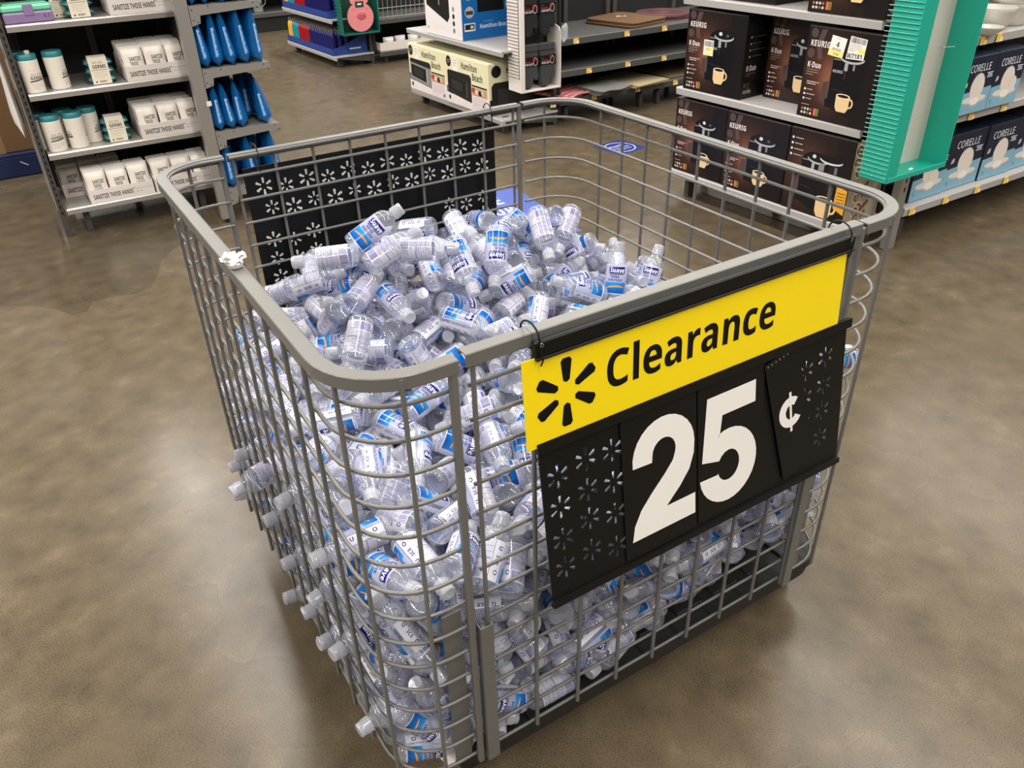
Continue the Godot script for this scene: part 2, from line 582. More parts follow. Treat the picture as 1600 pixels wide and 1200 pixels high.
func copy(o: Node3D, at: Transform3D, label: String, called := "") -> Node3D:
	var c: Node3D = o.duplicate()
	var base: String = called if called else str(o.get_meta("base_name", str(o.name)))
	c.name = numbered(base)
	add_child(c)
	c.transform = at
	c.set_meta("label", label)
	return c

func mat(c: Color, rough := 0.6, metal := 0.0, spec := 0.5) -> StandardMaterial3D:
	var m := StandardMaterial3D.new()
	m.albedo_color = c
	m.roughness = rough
	m.metallic = metal
	m.metallic_specular = spec
	return m

func print_mat(t: Texture2D, rough := 0.45) -> StandardMaterial3D:
	var m := mat(Color.WHITE, rough)
	m.albedo_texture = t
	m.texture_repeat = false
	return m

func at(p: Vector3, turn := 0.0) -> Transform3D:
	return Transform3D(Basis(Vector3.UP, turn), p)

func ordinal(i: int) -> String:
	return ["first", "second", "third", "fourth", "fifth", "sixth", "seventh", "eighth", "ninth", "tenth", "eleventh", "twelfth", "thirteenth", "fourteenth", "fifteenth", "sixteenth", "seventeenth", "eighteenth", "nineteenth", "twentieth"][i]

# ---------------------------------------------------------------- the wire bin
const W := 1.04
const D := 1.02
const RC := 0.10
const RAIL := 0.944
const HEAP_BASE := 0.145

# U-shaped run round one side: left (s = -1) or right (s = 1); returns [points, outward]
func u_path(s: float, end_x: float, off := 0.0) -> Array:
	var pts := []
	var out := []
	var f := func(p: Vector2, o: Vector2):
		pts.append(Vector3(p.x if s < 0 else W - p.x, 0, p.y))
		out.append(Vector3(o.x if s < 0 else -o.x, 0, o.y))
	f.call(Vector2(end_x, -off), Vector2(0, -1))
	for k in 9:
		var a := -PI / 2 - PI / 2 * k / 8.0
		f.call(Vector2(RC + cos(a) * (RC + off), RC + sin(a) * (RC + off)), Vector2(cos(a), sin(a)))
	for k in 9:
		var a := PI - PI / 2 * k / 8.0
		f.call(Vector2(RC + cos(a) * (RC + off), D - RC + sin(a) * (RC + off)), Vector2(cos(a), sin(a)))
	f.call(Vector2(end_x, D + off), Vector2(0, 1))
	return [pts, out]

func build_bin():
	var t := thing("wire_bin", "large grey wire mesh dump bin heaped with clear sanitizer bottles", "bin")
	var g: Material = M.paint
	var L := [Vector2(-.010, .009), Vector2(.0085, .009), Vector2(.0098, .0078), Vector2(.0098, -.0095), Vector2(.0076, -.0095), Vector2(.0076, .0068), Vector2(-.010, .0068)]
	var up := Vector3.UP
	var vert: ArrayMesh = Mb.new(g).tube([Vector3(0, .156, 0), Vector3(0, .949, 0)], .0036, 8).mesh()
	var post: ArrayMesh = Mb.new(g).box(Vector3(0, .548, 0), Vector3(.011, .80, .0105), .002).mesh()
	for s in [-1.0, 1.0]:
		var u := u_path(s, .143)
		var rp := []
		for p in u[0]: rp.append(p + up * RAIL)
		var rail := part("side_rail", Mb.new(g).sweep(L, rp, u[1]), t)
		var inner: Array = u_path(s, .143, -.011)[0]
		var ip := []
		for p in inner: ip.append(p + up * (RAIL + .004))
		part("inner_rod", Mb.new(g).tube(ip, .0035, 7), rail)
		var hp: Array = u_path(s, .137, -.0036)[0]
		var hm: ArrayMesh = Mb.new(g).tube(hp, .0032, 7).mesh()
		for k in 15: part("wire", hm, rail, Transform3D(Basis(), up * (.906 - .053 * k)))
		var zs := []
		if s < 0:
			for k in 11: zs.append(.085 + .08 * k)
		else:
			for k in 10: zs.append(.053 + .0875 * k)
		for z in zs:
			if z > RC * .9 and z < D - RC * .9: part("wire", vert, rail, at(Vector3(-.0036 if s < 0 else W + .0036, 0, z)))
		for zz in [0, 1]:
			var sg := -1.0 if zz == 0 else 1.0
			var zc := RC if zz == 0 else D - RC
			for ang in ([.46] if s < 0 and zz == 1 else []):
				var x: float = RC - cos(ang) * (RC + .0036)
				part("wire", vert, rail, at(Vector3(x if s < 0 else W - x, 0, zc + sg * sin(ang) * (RC + .0036))))
			var zw := -.0036 if zz == 0 else D + .0036
			part("wire", vert, rail, at(Vector3(.07 if s < 0 else W - .07, 0, zw)))
			part("post", post, rail, at(Vector3(.137 if s < 0 else W - .137 - .012, 0, zw)))
			# flat hinge strip on the lower half, just inside the wires
			if zz == 1:
				part("hinge_strip", Mb.new(g).box(Vector3(.112 if s < 0 else W - .115, .335, D - .012), Vector3(.032, .36, .004), .001), rail)
	for zz in [0, 1]:
		var z := 0.0 if zz == 0 else D
		var o := Vector3(0, 0, -1.0 if zz == 0 else 1.0)
		var x0 := .153
		var x1 := .884
		var lift := .004 if zz == 1 else 0.0
		var gp := [Vector3(x0, RAIL + lift, z), Vector3(.5, RAIL + lift, z), Vector3(x1, RAIL + lift, z)]
		var rail := part("gate_rail", Mb.new(g).sweep(L, gp, [o, o, o]), t)
		part("inner_rod", Mb.new(g).tube([Vector3(x0, RAIL + .004 + lift, z - o.z * .011), Vector3(x1, RAIL + .004 + lift, z - o.z * .011)], .0035, 7), rail)
		var hm: ArrayMesh = Mb.new(g).tube([Vector3(.161, 0, z - o.z * .0036), Vector3(.878, 0, z - o.z * .0036)], .0032, 7).mesh()
		for k in 15: part("wire", hm, rail, Transform3D(Basis(), up * (.904 - .053 * k)))
		for k in 9: part("wire", vert, rail, at(Vector3(.165 + .0885 * k, 0, z + o.z * .0036)))
		if zz == 1:
			for x in [.158, .882]:
				var ch := [Vector2(0, 0), Vector2(.022, 0), Vector2(.022, .02), Vector2(.0195, .02), Vector2(.0195, .0025), Vector2(.0025, .0025), Vector2(.0025, .014), Vector2(0, .014)]
				var xf := Transform3D(Basis(Vector3.RIGHT, -PI / 2), Vector3(x - .011, .15, D + .014))
				var h: float = .33 if x < .5 else .45
				var pr := PackedVector2Array()
				for c in ch: pr.append(c)
				part("latch_channel", Mb.new(g).prism(pr, 0, h, xf), rail)
	# floor mesh of the bin resting on the pallet
	for i in 7: part("floor_wire", Mb.new(g).tube([Vector3(.03, .151, .12 + .13 * i), Vector3(W - .03, .151, .12 + .13 * i)], .003, 6), t)

func build_pallet():
	var t := thing("plastic_pallet", "black plastic pallet on block feet carrying the wire bin", "pallet")
	var b: Material = M.blackplastic
	var cor := []
	var x0 := .10; var x1 := 1.045; var z0 := .0; var z1 := 1.005; var r := .06
	for c in [[x1 - r, z1 - r, 0.0], [x0 + r, z1 - r, PI / 2], [x0 + r, z0 + r, PI], [x1 - r, z0 + r, PI * 1.5]]:
		for k in 7:
			var a: float = c[2] + PI / 2 * k / 6.0
			cor.append(Vector2(c[0] + cos(a) * r, c[1] + sin(a) * r))
	var pp := PackedVector2Array(cor)
	var deck := part("deck", Mb.new(b).prism(pp, 0, .022, Transform3D(Basis(Vector3.RIGHT, Vector3.BACK, Vector3.UP), Vector3(0, .118, 0))), t)
	for i in 9:
		for j in 4:
			part("deck_slat", Mb.new(b).box(Vector3(.17 + .101 * i, .1415, .15 + .24 * j), Vector3(.07, .006, .19), .002), deck)
	part("rim", Mb.new(b).prism(pp, 0, .03, Transform3D(Basis(Vector3.RIGHT, Vector3.BACK, Vector3.UP) * Basis.from_scale(Vector3(.985, .985, 1)), Vector3(.010, .09, .008))), t)
	for fx in [[.20, .13], [.54, .12], [.955, .15]]:
		for fz in [.08, .5, .885]:
			part("foot", Mb.new(b).box(Vector3(fx[0], .047, fz), Vector3(fx[1], .094, .13), .012), t)

# ---------------------------------------------------------------- bottles
const SIZE := 1.06

func build_bottle_meshes() -> Dictionary:
	var body := [Vector2(0, .0045), Vector2(.011, .003), Vector2(.0160, .0), Vector2(.0190, .0006), Vector2(.0214, .003), Vector2(.0226, .0075), Vector2(.0226, .0775), Vector2(.0222, .0820), Vector2(.0208, .0870), Vector2(.0182, .0915), Vector2(.0146, .0955), Vector2(.0120, .0978), Vector2(.0110, .0998), Vector2(.0110, .1030)]
	var LB := [Vector2(.0229, .0125), Vector2(.0229, .0745)]
	for l in [body, LB]:
		for k in l.size(): l[k] *= SIZE
	var mb := Mb.new(M.clear).lathe(body, 22)
	var fl := Mb.new(M.label_front).lathe(LB, 12, deg_to_rad(14), deg_to_rad(152))
	var bl := Mb.new(M.label_back).lathe(LB, 15, deg_to_rad(169), deg_to_rad(190))
	var cap := Mb.new(M.cap)
	var cp := [Vector2(.0114, .1015), Vector2(.0122, .1022), Vector2(.0122, .1150), Vector2(.0117, .1153), Vector2(.0117, .1161), Vector2(.0122, .1164), Vector2(.0120, .1225), Vector2(.0108, .1242), Vector2(.006, .1240), Vector2(0, .1236)]
	for k in cp.size(): cp[k] *= SIZE
	cap.lathe(cp, 22)
	for k in 20:
		var a := TAU * k / 20
		cap.box(Vector3(cos(a) * .0122, .1086, sin(a) * .0122) * SIZE, Vector3(.0011, .0120, .0014), 0, Basis(Vector3.UP, -a))
	cap.box(Vector3(0, .1210, .0123) * SIZE, Vector3(.009, .003, .003), .0008)
	var all := Mb.new(M.clear).lathe(body, 16)
	all.use(M.label_front).lathe(LB, 9, deg_to_rad(14), deg_to_rad(152))
	all.use(M.label_back).lathe(LB, 12, deg_to_rad(169), deg_to_rad(190))
	all.use(M.cap).lathe(cp, 14)
	return {"body": mb.mesh(), "label_front": fl.mesh(), "label_back": bl.mesh(), "cap": cap.mesh(), "all": all.mesh()}

func heap_top(x: float, z: float) -> float:
	var h := .645
	h += .205 * exp(-(pow((x - .42) / .30, 2) + pow((z - .24) / .27, 2)))
	h += .105 * exp(-(pow((x - .80) / .24, 2) + pow((z - .20) / .27, 2)))
	h -= .05 * smoothstep(.80, 1.04, x) * smoothstep(.35, .6, z)
	return h

# Settles a heap of bottles: each is a row of four balls; overlaps are pushed apart and weight pulls down.
func settle(count: int, iters: int, rg: RandomNumberGenerator, fixed: Array) -> Array:
	var TO := PackedFloat32Array([.0228, .0445, .0665, .1115])
	var RR := PackedFloat32Array([.0230, .0230, .0226, .0127])
	for k in 4:
		TO[k] *= SIZE; RR[k] *= SIZE
	var tm := (TO[0] + TO[1] + TO[2] + TO[3]) / 4.0
	var n := count + fixed.size()
	var base := PackedVector3Array(); base.resize(n)
	var axis := PackedVector3Array(); axis.resize(n)
	var nf := fixed.size()
	for i in n:
		if i < nf:
			base[i] = fixed[i][0]; axis[i] = fixed[i][1].normalized()
			continue
		var a := Vector3(rg.randfn(), rg.randfn() * .55, rg.randfn()).normalized()
		var x := rg.randf_range(.05, W - .05)
		var z := rg.randf_range(.05, D - .05)
		var y := rg.randf_range(HEAP_BASE + .03, heap_top(x, z) - .01)
		axis[i] = a
		base[i] = Vector3(x, y, z) - a * .06
	var ns := n * 4
	var P := PackedVector3Array(); P.resize(ns)
	var dv := PackedVector3Array(); dv.resize(ns)
	var nxt := PackedInt32Array(); nxt.resize(ns)
	var cell := .052
	var GX := 26; var GY := 18; var GZ := 26
	var head := PackedInt32Array(); head.resize(GX * GY * GZ)
	var ci := PackedInt32Array(); ci.resize(ns)
	for it in iters:
		var grav := .0014 if it < iters * .7 else .0003
		var stiff := .42 if it < iters * .7 else .46
		head.fill(-1)
		for i in n:
			for k in 4:
				var s := i * 4 + k
				var p := base[i] + axis[i] * TO[k]
				P[s] = p
				dv[s] = Vector3(0, -grav, 0)
				var c := clampi(int((p.x + .1) / cell), 1, GX - 2) + GX * (clampi(int((p.y + .0) / cell), 1, GY - 2) + GY * clampi(int((p.z + .1) / cell), 1, GZ - 2))
				ci[s] = c
				nxt[s] = head[c]
				head[c] = s
		for s in ns:
			var p := P[s]
			var r := RR[s & 3]
			var ib := s >> 2
			var c := ci[s]
			for dz in [-GX * GY, 0, GX * GY]:
				for dy in [-GX, 0, GX]:
					for dx in [-1, 0, 1]:
						var q := head[c + dx + dy + dz]
						while q >= 0:
							if q > s and (q >> 2) != ib:
								var d := p - P[q]
								var rr := r + RR[q & 3]
								var l2 := d.length_squared()
								if l2 < rr * rr and l2 > 1e-10:
									var l := sqrt(l2)
									var push := d * ((rr - l) / l * stiff)
									dv[s] += push
									dv[q] -= push
							q = nxt[q]
		for i in range(nf, n):
			var s := i * 4
			var cm := Vector3.ZERO
			for k in 4:
				var p := P[s + k] + dv[s + k]
				var r := RR[k]
				# wire walls with rounded corners
				var lo := .0075 + r
				var hx := W - lo
				var hz := D - lo
				p.x = clampf(p.x, lo, hx)
				p.z = clampf(p.z, lo, hz)
				var cx := clampf(p.x, RC, W - RC)
				var cz := clampf(p.z, RC, D - RC)
				var e := Vector2(p.x - cx, p.z - cz)
				var lim := RC - lo
				if e.length() > lim and lim > 0.0:
					e = e.normalized() * lim
					p.x = cx + e.x; p.z = cz + e.y
				# the load slopes away from the gate low down on the right
				var back := hz - maxf(0.0, p.x - .40) * .26 * clampf(1.0 - (p.y - .16) / .12, 0.0, 1.0)
				if p.z > back: p.z = lerpf(p.z, back, .5)
				if p.x < .15 and p.y < .55: p.z = minf(p.z, D - .020 - r)
				if p.y < HEAP_BASE + .01 + r: p.y = HEAP_BASE + .01 + r
				var top := heap_top(p.x, p.z) - r * .7
				if p.y > top: p.y = lerpf(p.y, top, .35)
				P[s + k] = p
				cm += p
			cm /= 4.0
			var ax := Vector3.ZERO
			for k in 4: ax += (P[s + k] - cm) * (TO[k] - tm)
			axis[i] = ax.normalized()
			base[i] = cm - axis[i] * tm
	var res := []
	for i in n: res.append([base[i], axis[i]])
	return res

func cam_project(p: Vector3) -> Vector3:
	var l: Vector3 = cam_inv * p
	return Vector3(800.0 + FOCAL * l.x / -l.z, 600.0 - FOCAL * l.y / -l.z, -l.z)

func inside_poly(p: Vector2, q: PackedVector2Array) -> bool:
	return Geometry2D.is_point_in_polygon(p, q)

func build_bottles():
	var rg := RandomNumberGenerator.new()
	rg.seed = 77
	var parts := build_bottle_meshes()
	# bottles whose caps have worked their way out between the wires of the left side
	var fixed := []
	var poke := 0
	for yz in [[.356, .245], [.245, .205], [.409, .525], [.356, .60], [.568, .685], [.568, .845], [.30, .765], [.356, .845], [.303, .685], [.462, .365], [.25, .925], [.409, .765], [.197, .525]]:
		var dirv := Vector3(-1, rg.randf_range(-.28, .12), rg.randf_range(-.15, .25)).normalized()
		fixed.append([Vector3(-.024, yz[0], yz[1]) - dirv * .1115 * SIZE, dirv])
		poke += 1
	var far := Vector3(-1, -.08, .22).normalized()
	fixed.append([Vector3(-.066, .482, .497) - far * .1115 * SIZE, far])
	fixed.append([Vector3(1.066, .614, .950), Vector3(-1, .05, -.25).normalized()])
	poke += 2
	# a few that lie on the crest of the heap in the photograph's positions
	for h in HERO: fixed.append([h[0] - h[1].normalized() * .055, h[1]])
	var all := settle(BOTTLES, SETTLE, rg, fixed)
	# which of them can be seen, and how large
	var GW := 400
	var GH := 300
	var depth := PackedFloat32Array(); depth.resize(GW * GH); depth.fill(1e9)
	var ids := PackedInt32Array(); ids.resize(GW * GH); ids.fill(-1)
	for i in all.size():
		for k in 6:
			var t := .016 + .018 * k
			var s := cam_project(all[i][0] + all[i][1] * t)
			var r := (.024 if k < 4 else .0125) * FOCAL / s.z / 4.0
			var cx := s.x / 4.0
			var cy := s.y / 4.0
			for y in range(maxi(0, int(cy - r)), mini(GH, int(cy + r) + 1)):
				for x in range(maxi(0, int(cx - r)), mini(GW, int(cx + r) + 1)):
					if (x - cx) * (x - cx) + (y - cy) * (y - cy) <= r * r and s.z < depth[y * GW + x]:
						depth[y * GW + x] = s.z
						ids[y * GW + x] = i
	var mask := []
	for qd in [[Vector3(.222, .93, D + .03), Vector3(.845, .93, D + .03), Vector3(.852, .79, D + .04), Vector3(.226, .79, D + .04)], [Vector3(.246, .79, D + .022), Vector3(.875, .79, D + .022), Vector3(.877, .522, D + .062), Vector3(.245, .53, D + .062)]]:
		var pg := PackedVector2Array()
		for v in qd:
			var s := cam_project(v)
			pg.append(Vector2(s.x, s.y) / 4.0)
		mask.append(pg)
	var area := PackedInt32Array(); area.resize(all.size())
	for y in GH:
		for x in GW:
			var i := ids[y * GW + x]
			if i < 0: continue
			if inside_poly(Vector2(x, y), mask[0]) or inside_poly(Vector2(x, y), mask[1]): continue
			area[i] += 1
	var seq := range(all.size())
	seq.sort_custom(func(a, b): return area[a] > area[b] if area[a] != area[b] else a < b)
	var rest: Array = []
	var shown := []
	var xfs := []
	for i in all.size():
		var y: Vector3 = all[i][1]
		var x := y.cross(Vector3(.31, .52, .79)).normalized()
		var roll := rg.randf() * TAU
		var b := Basis(x, y, x.cross(y)).rotated(y, roll)
		if i >= poke and i < poke + HERO.size():   # label turned up and out, or away
			var zz: Vector3 = Vector3(-.44, .54, .72) * HERO[i - poke][2]
			zz = (zz - y * zz.dot(y)).normalized().rotated(y, rg.randf_range(-.35, .35))
			b = Basis(y.cross(zz), y, zz)
		xfs.append(Transform3D(b, all[i][0]))
	for j in seq.size():
		if j < 300 and area[seq[j]] > 3: shown.append(seq[j])
		else: rest.append(seq[j])
	# words for each: what faces the viewer, where the cap points, where it lies
	var words := {}
	var eye: Vector3 = cam_pos
	for i in shown:
		var xf: Transform3D = xfs[i]
		var mid: Vector3 = xf * Vector3(0, .05, 0)
		var v := (eye - mid).normalized()
		var ca := xf.basis.y.dot(v)
		var face := ""
		var l := xf.basis.inverse() * v
		var deg := rad_to_deg(atan2(l.z, l.x))
		if ca > .80: face = "cap end out"
		elif ca < -.80: face = "round base out"
		elif deg > 35 and deg < 145: face = "blue label out"
		elif deg > 0 and deg < 180: face = "blue label edge out"
		elif deg < -40 and deg > -150: face = "white label out"
		else: face = "white label edge out"
		var a2 := cam_project(xf * Vector3(0, .12, 0)) - cam_project(xf.origin)
		var ang := rad_to_deg(atan2(-a2.y, a2.x))
		var dirs := ["right", "upper right", "up", "upper left", "left", "lower left", "down", "lower right"]
		var dirw: String = dirs[posmod(roundi(ang / 45.0), 8)]
		var zone := ""
		if i < poke: zone = "poking through left wires" if mid.x < .5 else "poking through right corner wires"
		elif mid.y > heap_top(mid.x, mid.z) - .09:
			if mid.z < .2: zone = "heap by rear board" if mid.x < .8 else "heap by rear corner"
			elif mid.x < .2: zone = "heap by left rail"
			elif mid.x > .85: zone = "heap by right wires"
			elif mid.z > .8: zone = "heap behind front rail"
			else: zone = "heap left part" if mid.x < .42 else "heap middle" if mid.x < .65 else "heap right part"
		elif mid.x < .13: zone = ("corner wires" if mid.z > .85 else "left wires") + (" high" if mid.y > .5 else " halfway" if mid.y > .32 else " low")
		elif mid.x < .25: zone = "beside sign" + (" high" if mid.y > .5 else " halfway" if mid.y > .32 else " low")
		else: zone = "under sign" + (" left" if mid.x < .42 else " middle" if mid.x < .65 else " right")
		var key := "clear bottle, %s, cap %s, %s" % [face, dirw, zone]
		if not words.has(key): words[key] = []
		words[key].append(i)
	var label := {}
	for key in words:
		var lst: Array = words[key]
		lst.sort_custom(func(a, b): return cam_project(xfs[a].origin).x < cam_project(xfs[b].origin).x)
		for k in lst.size():
			label[lst[k]] = key if lst.size() == 1 else "%s, %s from left" % [key, ordinal(k)]
	var proto := Node3D.new()
	for k in ["body", "label_front", "label_back", "cap"]:
		part({"body": "body", "label_front": "front_label", "label_back": "back_label", "cap": "cap"}[k], parts[k], proto)
	for i in shown:
		var c := proto.duplicate()
		c.name = numbered("sanitizer_bottle")
		add_child(c)
		c.transform = xfs[i]
		tag(c, label[i], "bottle", "hand sanitizer bottles in the wire bin")
	proto.free()
	var mm := MultiMesh.new()
	mm.transform_format = MultiMesh.TRANSFORM_3D
	mm.mesh = parts.all
	mm.instance_count = rest.size()
	for j in rest.size(): mm.set_instance_transform(j, xfs[rest[j]])
	var mi := MultiMeshInstance3D.new()
	mi.name = "sanitizer_bottle_filling"
	mi.multimesh = mm
	add_child(mi)
	tag(mi, "clear sanitizer bottles lying deeper in the bin under the visible ones", "bottles")
	mi.set_meta("kind", "stuff")
	print("bottles ", all.size(), " shown ", shown.size(), " visible ", Array(area).filter(func(a): return a > 3).size())

# ---------------------------------------------------------------- price signs
func petal(c: Vector2, ang: float, r0: float, r1: float, w0: float, w1: float) -> PackedVector2Array:
	var d := Vector2(cos(ang), sin(ang))
	var n := Vector2(-d.y, d.x)
	var p := PackedVector2Array()
	p.append(c + d * r0 - n * w0); p.append(c + d * (r0 - w0 * .6)); p.append(c + d * r0 + n * w0)
	p.append(c + d * (r1 - w1 * .5) + n * w1); p.append(c + d * r1 + n * w1 * .6); p.append(c + d * r1 - n * w1 * .6)
	p.append(c + d * (r1 - w1 * .5) - n * w1)
	return p

func spark(mb: Mb, c: Vector2, R: float, z: float, d: float, xf := Transform3D()):
	for k in 6:
		mb.prism(petal(c, PI / 6 + PI / 3 * k, R * .40, R, R * .09, R * .15), z, d, xf)

# board w x h in local xy with star-shaped cut-outs right through it
func star_board(mb: Mb, rect: Rect2, stars: Array, R: float, d: float, xf := Transform3D()):
	# columns of cells: [x0, x1, [y...]]
	var x_at := rect.position.x
	for col in stars:
		if col[0] > x_at + 1e-5: mb.prism(_rc(x_at, rect.position.y, col[0], rect.end.y), 0, d, xf)
		var y_at := rect.position.y
		for y in col[2]:
			var c := Vector2((col[0] + col[1]) / 2, y)
			var hh: float = R * 1.08
			if c.y - hh > y_at + 1e-5: mb.prism(_rc(col[0], y_at, col[1], c.y - hh), 0, d, xf)
			_cell(mb, Rect2(col[0], c.y - hh, col[1] - col[0], hh * 2), c, R, d, xf)
			y_at = c.y + hh
		if rect.end.y > y_at + 1e-5: mb.prism(_rc(col[0], y_at, col[1], rect.end.y), 0, d, xf)
		x_at = col[1]
	if rect.end.x > x_at + 1e-5: mb.prism(_rc(x_at, rect.position.y, rect.end.x, rect.end.y), 0, d, xf)

func _rc(x0: float, y0: float, x1: float, y1: float) -> PackedVector2Array:
	return PackedVector2Array([Vector2(x0, y0), Vector2(x1, y0), Vector2(x1, y1), Vector2(x0, y1)])

func _edge(r: Rect2, c: Vector2, a: float) -> Vector2:
	var d := Vector2(cos(a), sin(a))
	var t := 1e9
	if absf(d.x) > 1e-6: t = minf(t, ((r.end.x if d.x > 0 else r.position.x) - c.x) / d.x)
	if absf(d.y) > 1e-6: t = minf(t, ((r.end.y if d.y > 0 else r.position.y) - c.y) / d.y)
	return c + d * t

func _cell(mb: Mb, r: Rect2, c: Vector2, R: float, d: float, xf: Transform3D):
	for k in 6:
		var a := PI / 6 + PI / 3 * k
		var pt := petal(c, a, R * .40, R, R * .09, R * .15)
		var dir := Vector2(cos(a), sin(a))
		for s in [-1, 1]:
			var b: float = a + s * PI / 6
			# half sector from the petal's axis to the sector's edge, less half the petal
			var poly := PackedVector2Array([c])
			poly.append(c + dir * (R * .40 - R * .09 * .6))
			if s < 0:
				poly.append(pt[0]); poly.append(pt[6]); poly.append(pt[5])
			else:
				poly.append(pt[2]); poly.append(pt[3]); poly.append(pt[4])
			poly.append(c + dir * R)
			poly.append(_edge(r, c, a))
			var corners := [r.position, Vector2(r.end.x, r.position.y), r.end, Vector2(r.position.x, r.end.y)]
			for q in corners:
				var qa: float = (q - c).angle()
				var df: float = wrapf(qa - a, -PI, PI) * s
				if df > 1e-4 and df < PI / 6 - 1e-4: poly.append(q)
			poly.append(_edge(r, c, b))
			if Geometry2D.triangulate_polygon(poly).size() > 0: mb.prism(poly, 0, d, xf)

func letters(s: String, kind: String, size: float, depth: float) -> TextMesh:
	var f := SystemFont.new()
	f.font_names = PackedStringArray([kind])
	f.font_weight = 700
	var t := TextMesh.new()
	t.text = s
	t.font = f
	t.font_size = 64
	t.pixel_size = size / 64.0
	t.depth = depth
	t.curve_step = .5
	t.horizontal_alignment = HORIZONTAL_ALIGNMENT_LEFT
	t.vertical_alignment = VERTICAL_ALIGNMENT_BOTTOM
	return t

func arc_pts(c: Vector2, rx: float, ry: float, a0: float, a1: float, n: int) -> Array:
	var p := []
	for k in n + 1:
		var a := deg_to_rad(lerpf(a0, a1, float(k) / n))
		p.append(c + Vector2(cos(a) * rx, sin(a) * ry))
	return p

func build_front_sign():
	var t := thing("price_sign", "black framed sign with yellow Clearance card and large 25 cent price on front gate", "sign")
	var z := D + .0165
	var xf0 := Transform3D(Basis(), Vector3(0, 0, z))
	part("backing_board", Mb.new(M.board).box(Vector3(.5475, .865, z), Vector3(.607, .172, .003), .001), t)
	var hdr := part("header_rail", Mb.new(M.board).box(Vector3(.5475, .938, z + .004), Vector3(.607, .024, .008), .002), t)
	part("header_lip", Mb.new(M.board).box(Vector3(.5475, .9255, z + .006), Vector3(.607, .004, .008), .001), hdr)
	for x in [.249, .835]:
		part("eyelet", Mb.new(M.shine).lathe([Vector2(.0015, 0), Vector2(.003, 0), Vector2(.003, .001), Vector2(.0015, .001)], 10, 0, TAU, Transform3D(Basis(Vector3.RIGHT, PI / 2), Vector3(x + .004, .945, z + .008))), hdr)
		var loop := []
		for k in 15:
			var a := TAU * k / 14
			loop.append(Vector3(x, .951 + sin(a) * .019, D + .004 + cos(a) * .0225))
		var tie := part("cable_tie", Mb.new(M.board).tube(loop, .0014, 6, false), t)
		part("tie_tail", Mb.new(M.board).tube([Vector3(x, .94, z + .011), Vector3(x + .003, .925, z + .013), Vector3(x + .001, .917, z + .011)], .0012, 5), tie)
	# yellow card, leaning out a touch at the bottom
	var lean := Basis(Vector3.RIGHT, -.055)
	var yx := Transform3D(lean, Vector3(.226, .927, z + .004))
	var yc := part("clearance_card", Mb.new(M.yellow).prism(PackedVector2Array([Vector2(-.002, 0), Vector2(.613, -.004), Vector2(.617, -.135), Vector2(.0, -.136)]), 0, .0012, yx), t)
	var sp := Mb.new(M.blackink)
	for k in 6: sp.prism(petal(Vector2(.066, -.066), PI / 6 + PI / 3 * k, .019, .052, .0052, .0088), .0012, .0004, yx)
	part("spark_emblem", sp, yc)
	var lt := letters("Clearance", "Droid Sans", .0765, .0005)
	lt.material = M.blackink
	var lo := part("lettering", lt, yc, yx * Transform3D(Basis.from_scale(Vector3(.905, 1.02, 1)), Vector3(.129, -.106, .0014)))
	# lower price board, hung so that its foot stands out from the wires
	var bl := Basis(Vector3.RIGHT, -.145)
	var bx := Transform3D(bl, Vector3(.2455, .792, D + .022))
	var bd := Mb.new(M.board)
	var R := .0190
	# y measured down from the top edge
	var cols := [[.005, .051, [-.217, -.167, -.112, -.061]], [.0535, .1, [-.21, -.153, -.103, -.052]], [.1005, .1465, [-.225, -.165, -.11, -.056]], [.4035, .4095, []], [.5105, .5565, [-.219, -.167, -.115, -.064]], [.5575, .6035, [-.207, -.154, -.104, -.052]]]
	star_board(bd, Rect2(0, -.272, .629, .272), cols, R, .0025, bx)
	var board := part("price_board", bd, t)
	part("board_top_rail", Mb.new(M.board).prism(_rc(-.004, -.012, .634, .004), .002, .007, bx), board)
	part("board_bottom_rail", Mb.new(M.board).prism(_rc(-.002, -.278, .631, -.268), -.001, .009, bx), board)
	# digit cards
	var c2 := part("digit_card", Mb.new(M.board).prism(_rc(.138, -.262, .284, -.01), .004, .0012, bx), t)
	var c5 := part("digit_card", Mb.new(M.board).prism(_rc(.287, -.258, .43, -.01), .004, .0012, bx), t)
	var two := []
	# figure 2 in a 100 x 140 box
	two.append_array(arc_pts(Vector2(50, 96), 46, 44, 186, 0, 14))
	two.append_array([Vector2(95, 80), Vector2(88, 62), Vector2(74, 46), Vector2(52, 27), Vector2(97, 27), Vector2(97, 0), Vector2(0, 0), Vector2(4, 19), Vector2(14, 36), Vector2(30, 52), Vector2(50, 69), Vector2(63, 82)])
	two.append_array(arc_pts(Vector2(50, 97), 17.5, 17.5, -20, 180, 10))
	two.append(Vector2(32, 90))
	var five := [Vector2(14, 140), Vector2(92, 140), Vector2(92, 113), Vector2(37, 113), Vector2(33, 86)]
	five.append_array(arc_pts(Vector2(50, 46), 47, 47.5, 98, -180, 22))
	five.append(Vector2(3, 38))
	five.append(Vector2(32, 41))
	five.append_array(arc_pts(Vector2(50, 45), 18.5, 20, 192, 360, 9))
	five.append_array(arc_pts(Vector2(50, 45), 18.5, 20, 0, 150, 9))
	five.append(Vector2(4, 62))
	var five_ok: Array = [Vector2(14, 140), Vector2(92, 140), Vector2(92, 113), Vector2(38, 113), Vector2(33.5, 86)]
	five_ok.append_array(arc_pts(Vector2(49, 45.5), 47, 47.5, 112, -172, 24))
	five_ok.append_array([Vector2(32, 38)])
	five_ok.append_array(arc_pts(Vector2(49, 45.5), 18, 20, 195, 510, 16))
	five_ok.append_array([Vector2(6, 62)])
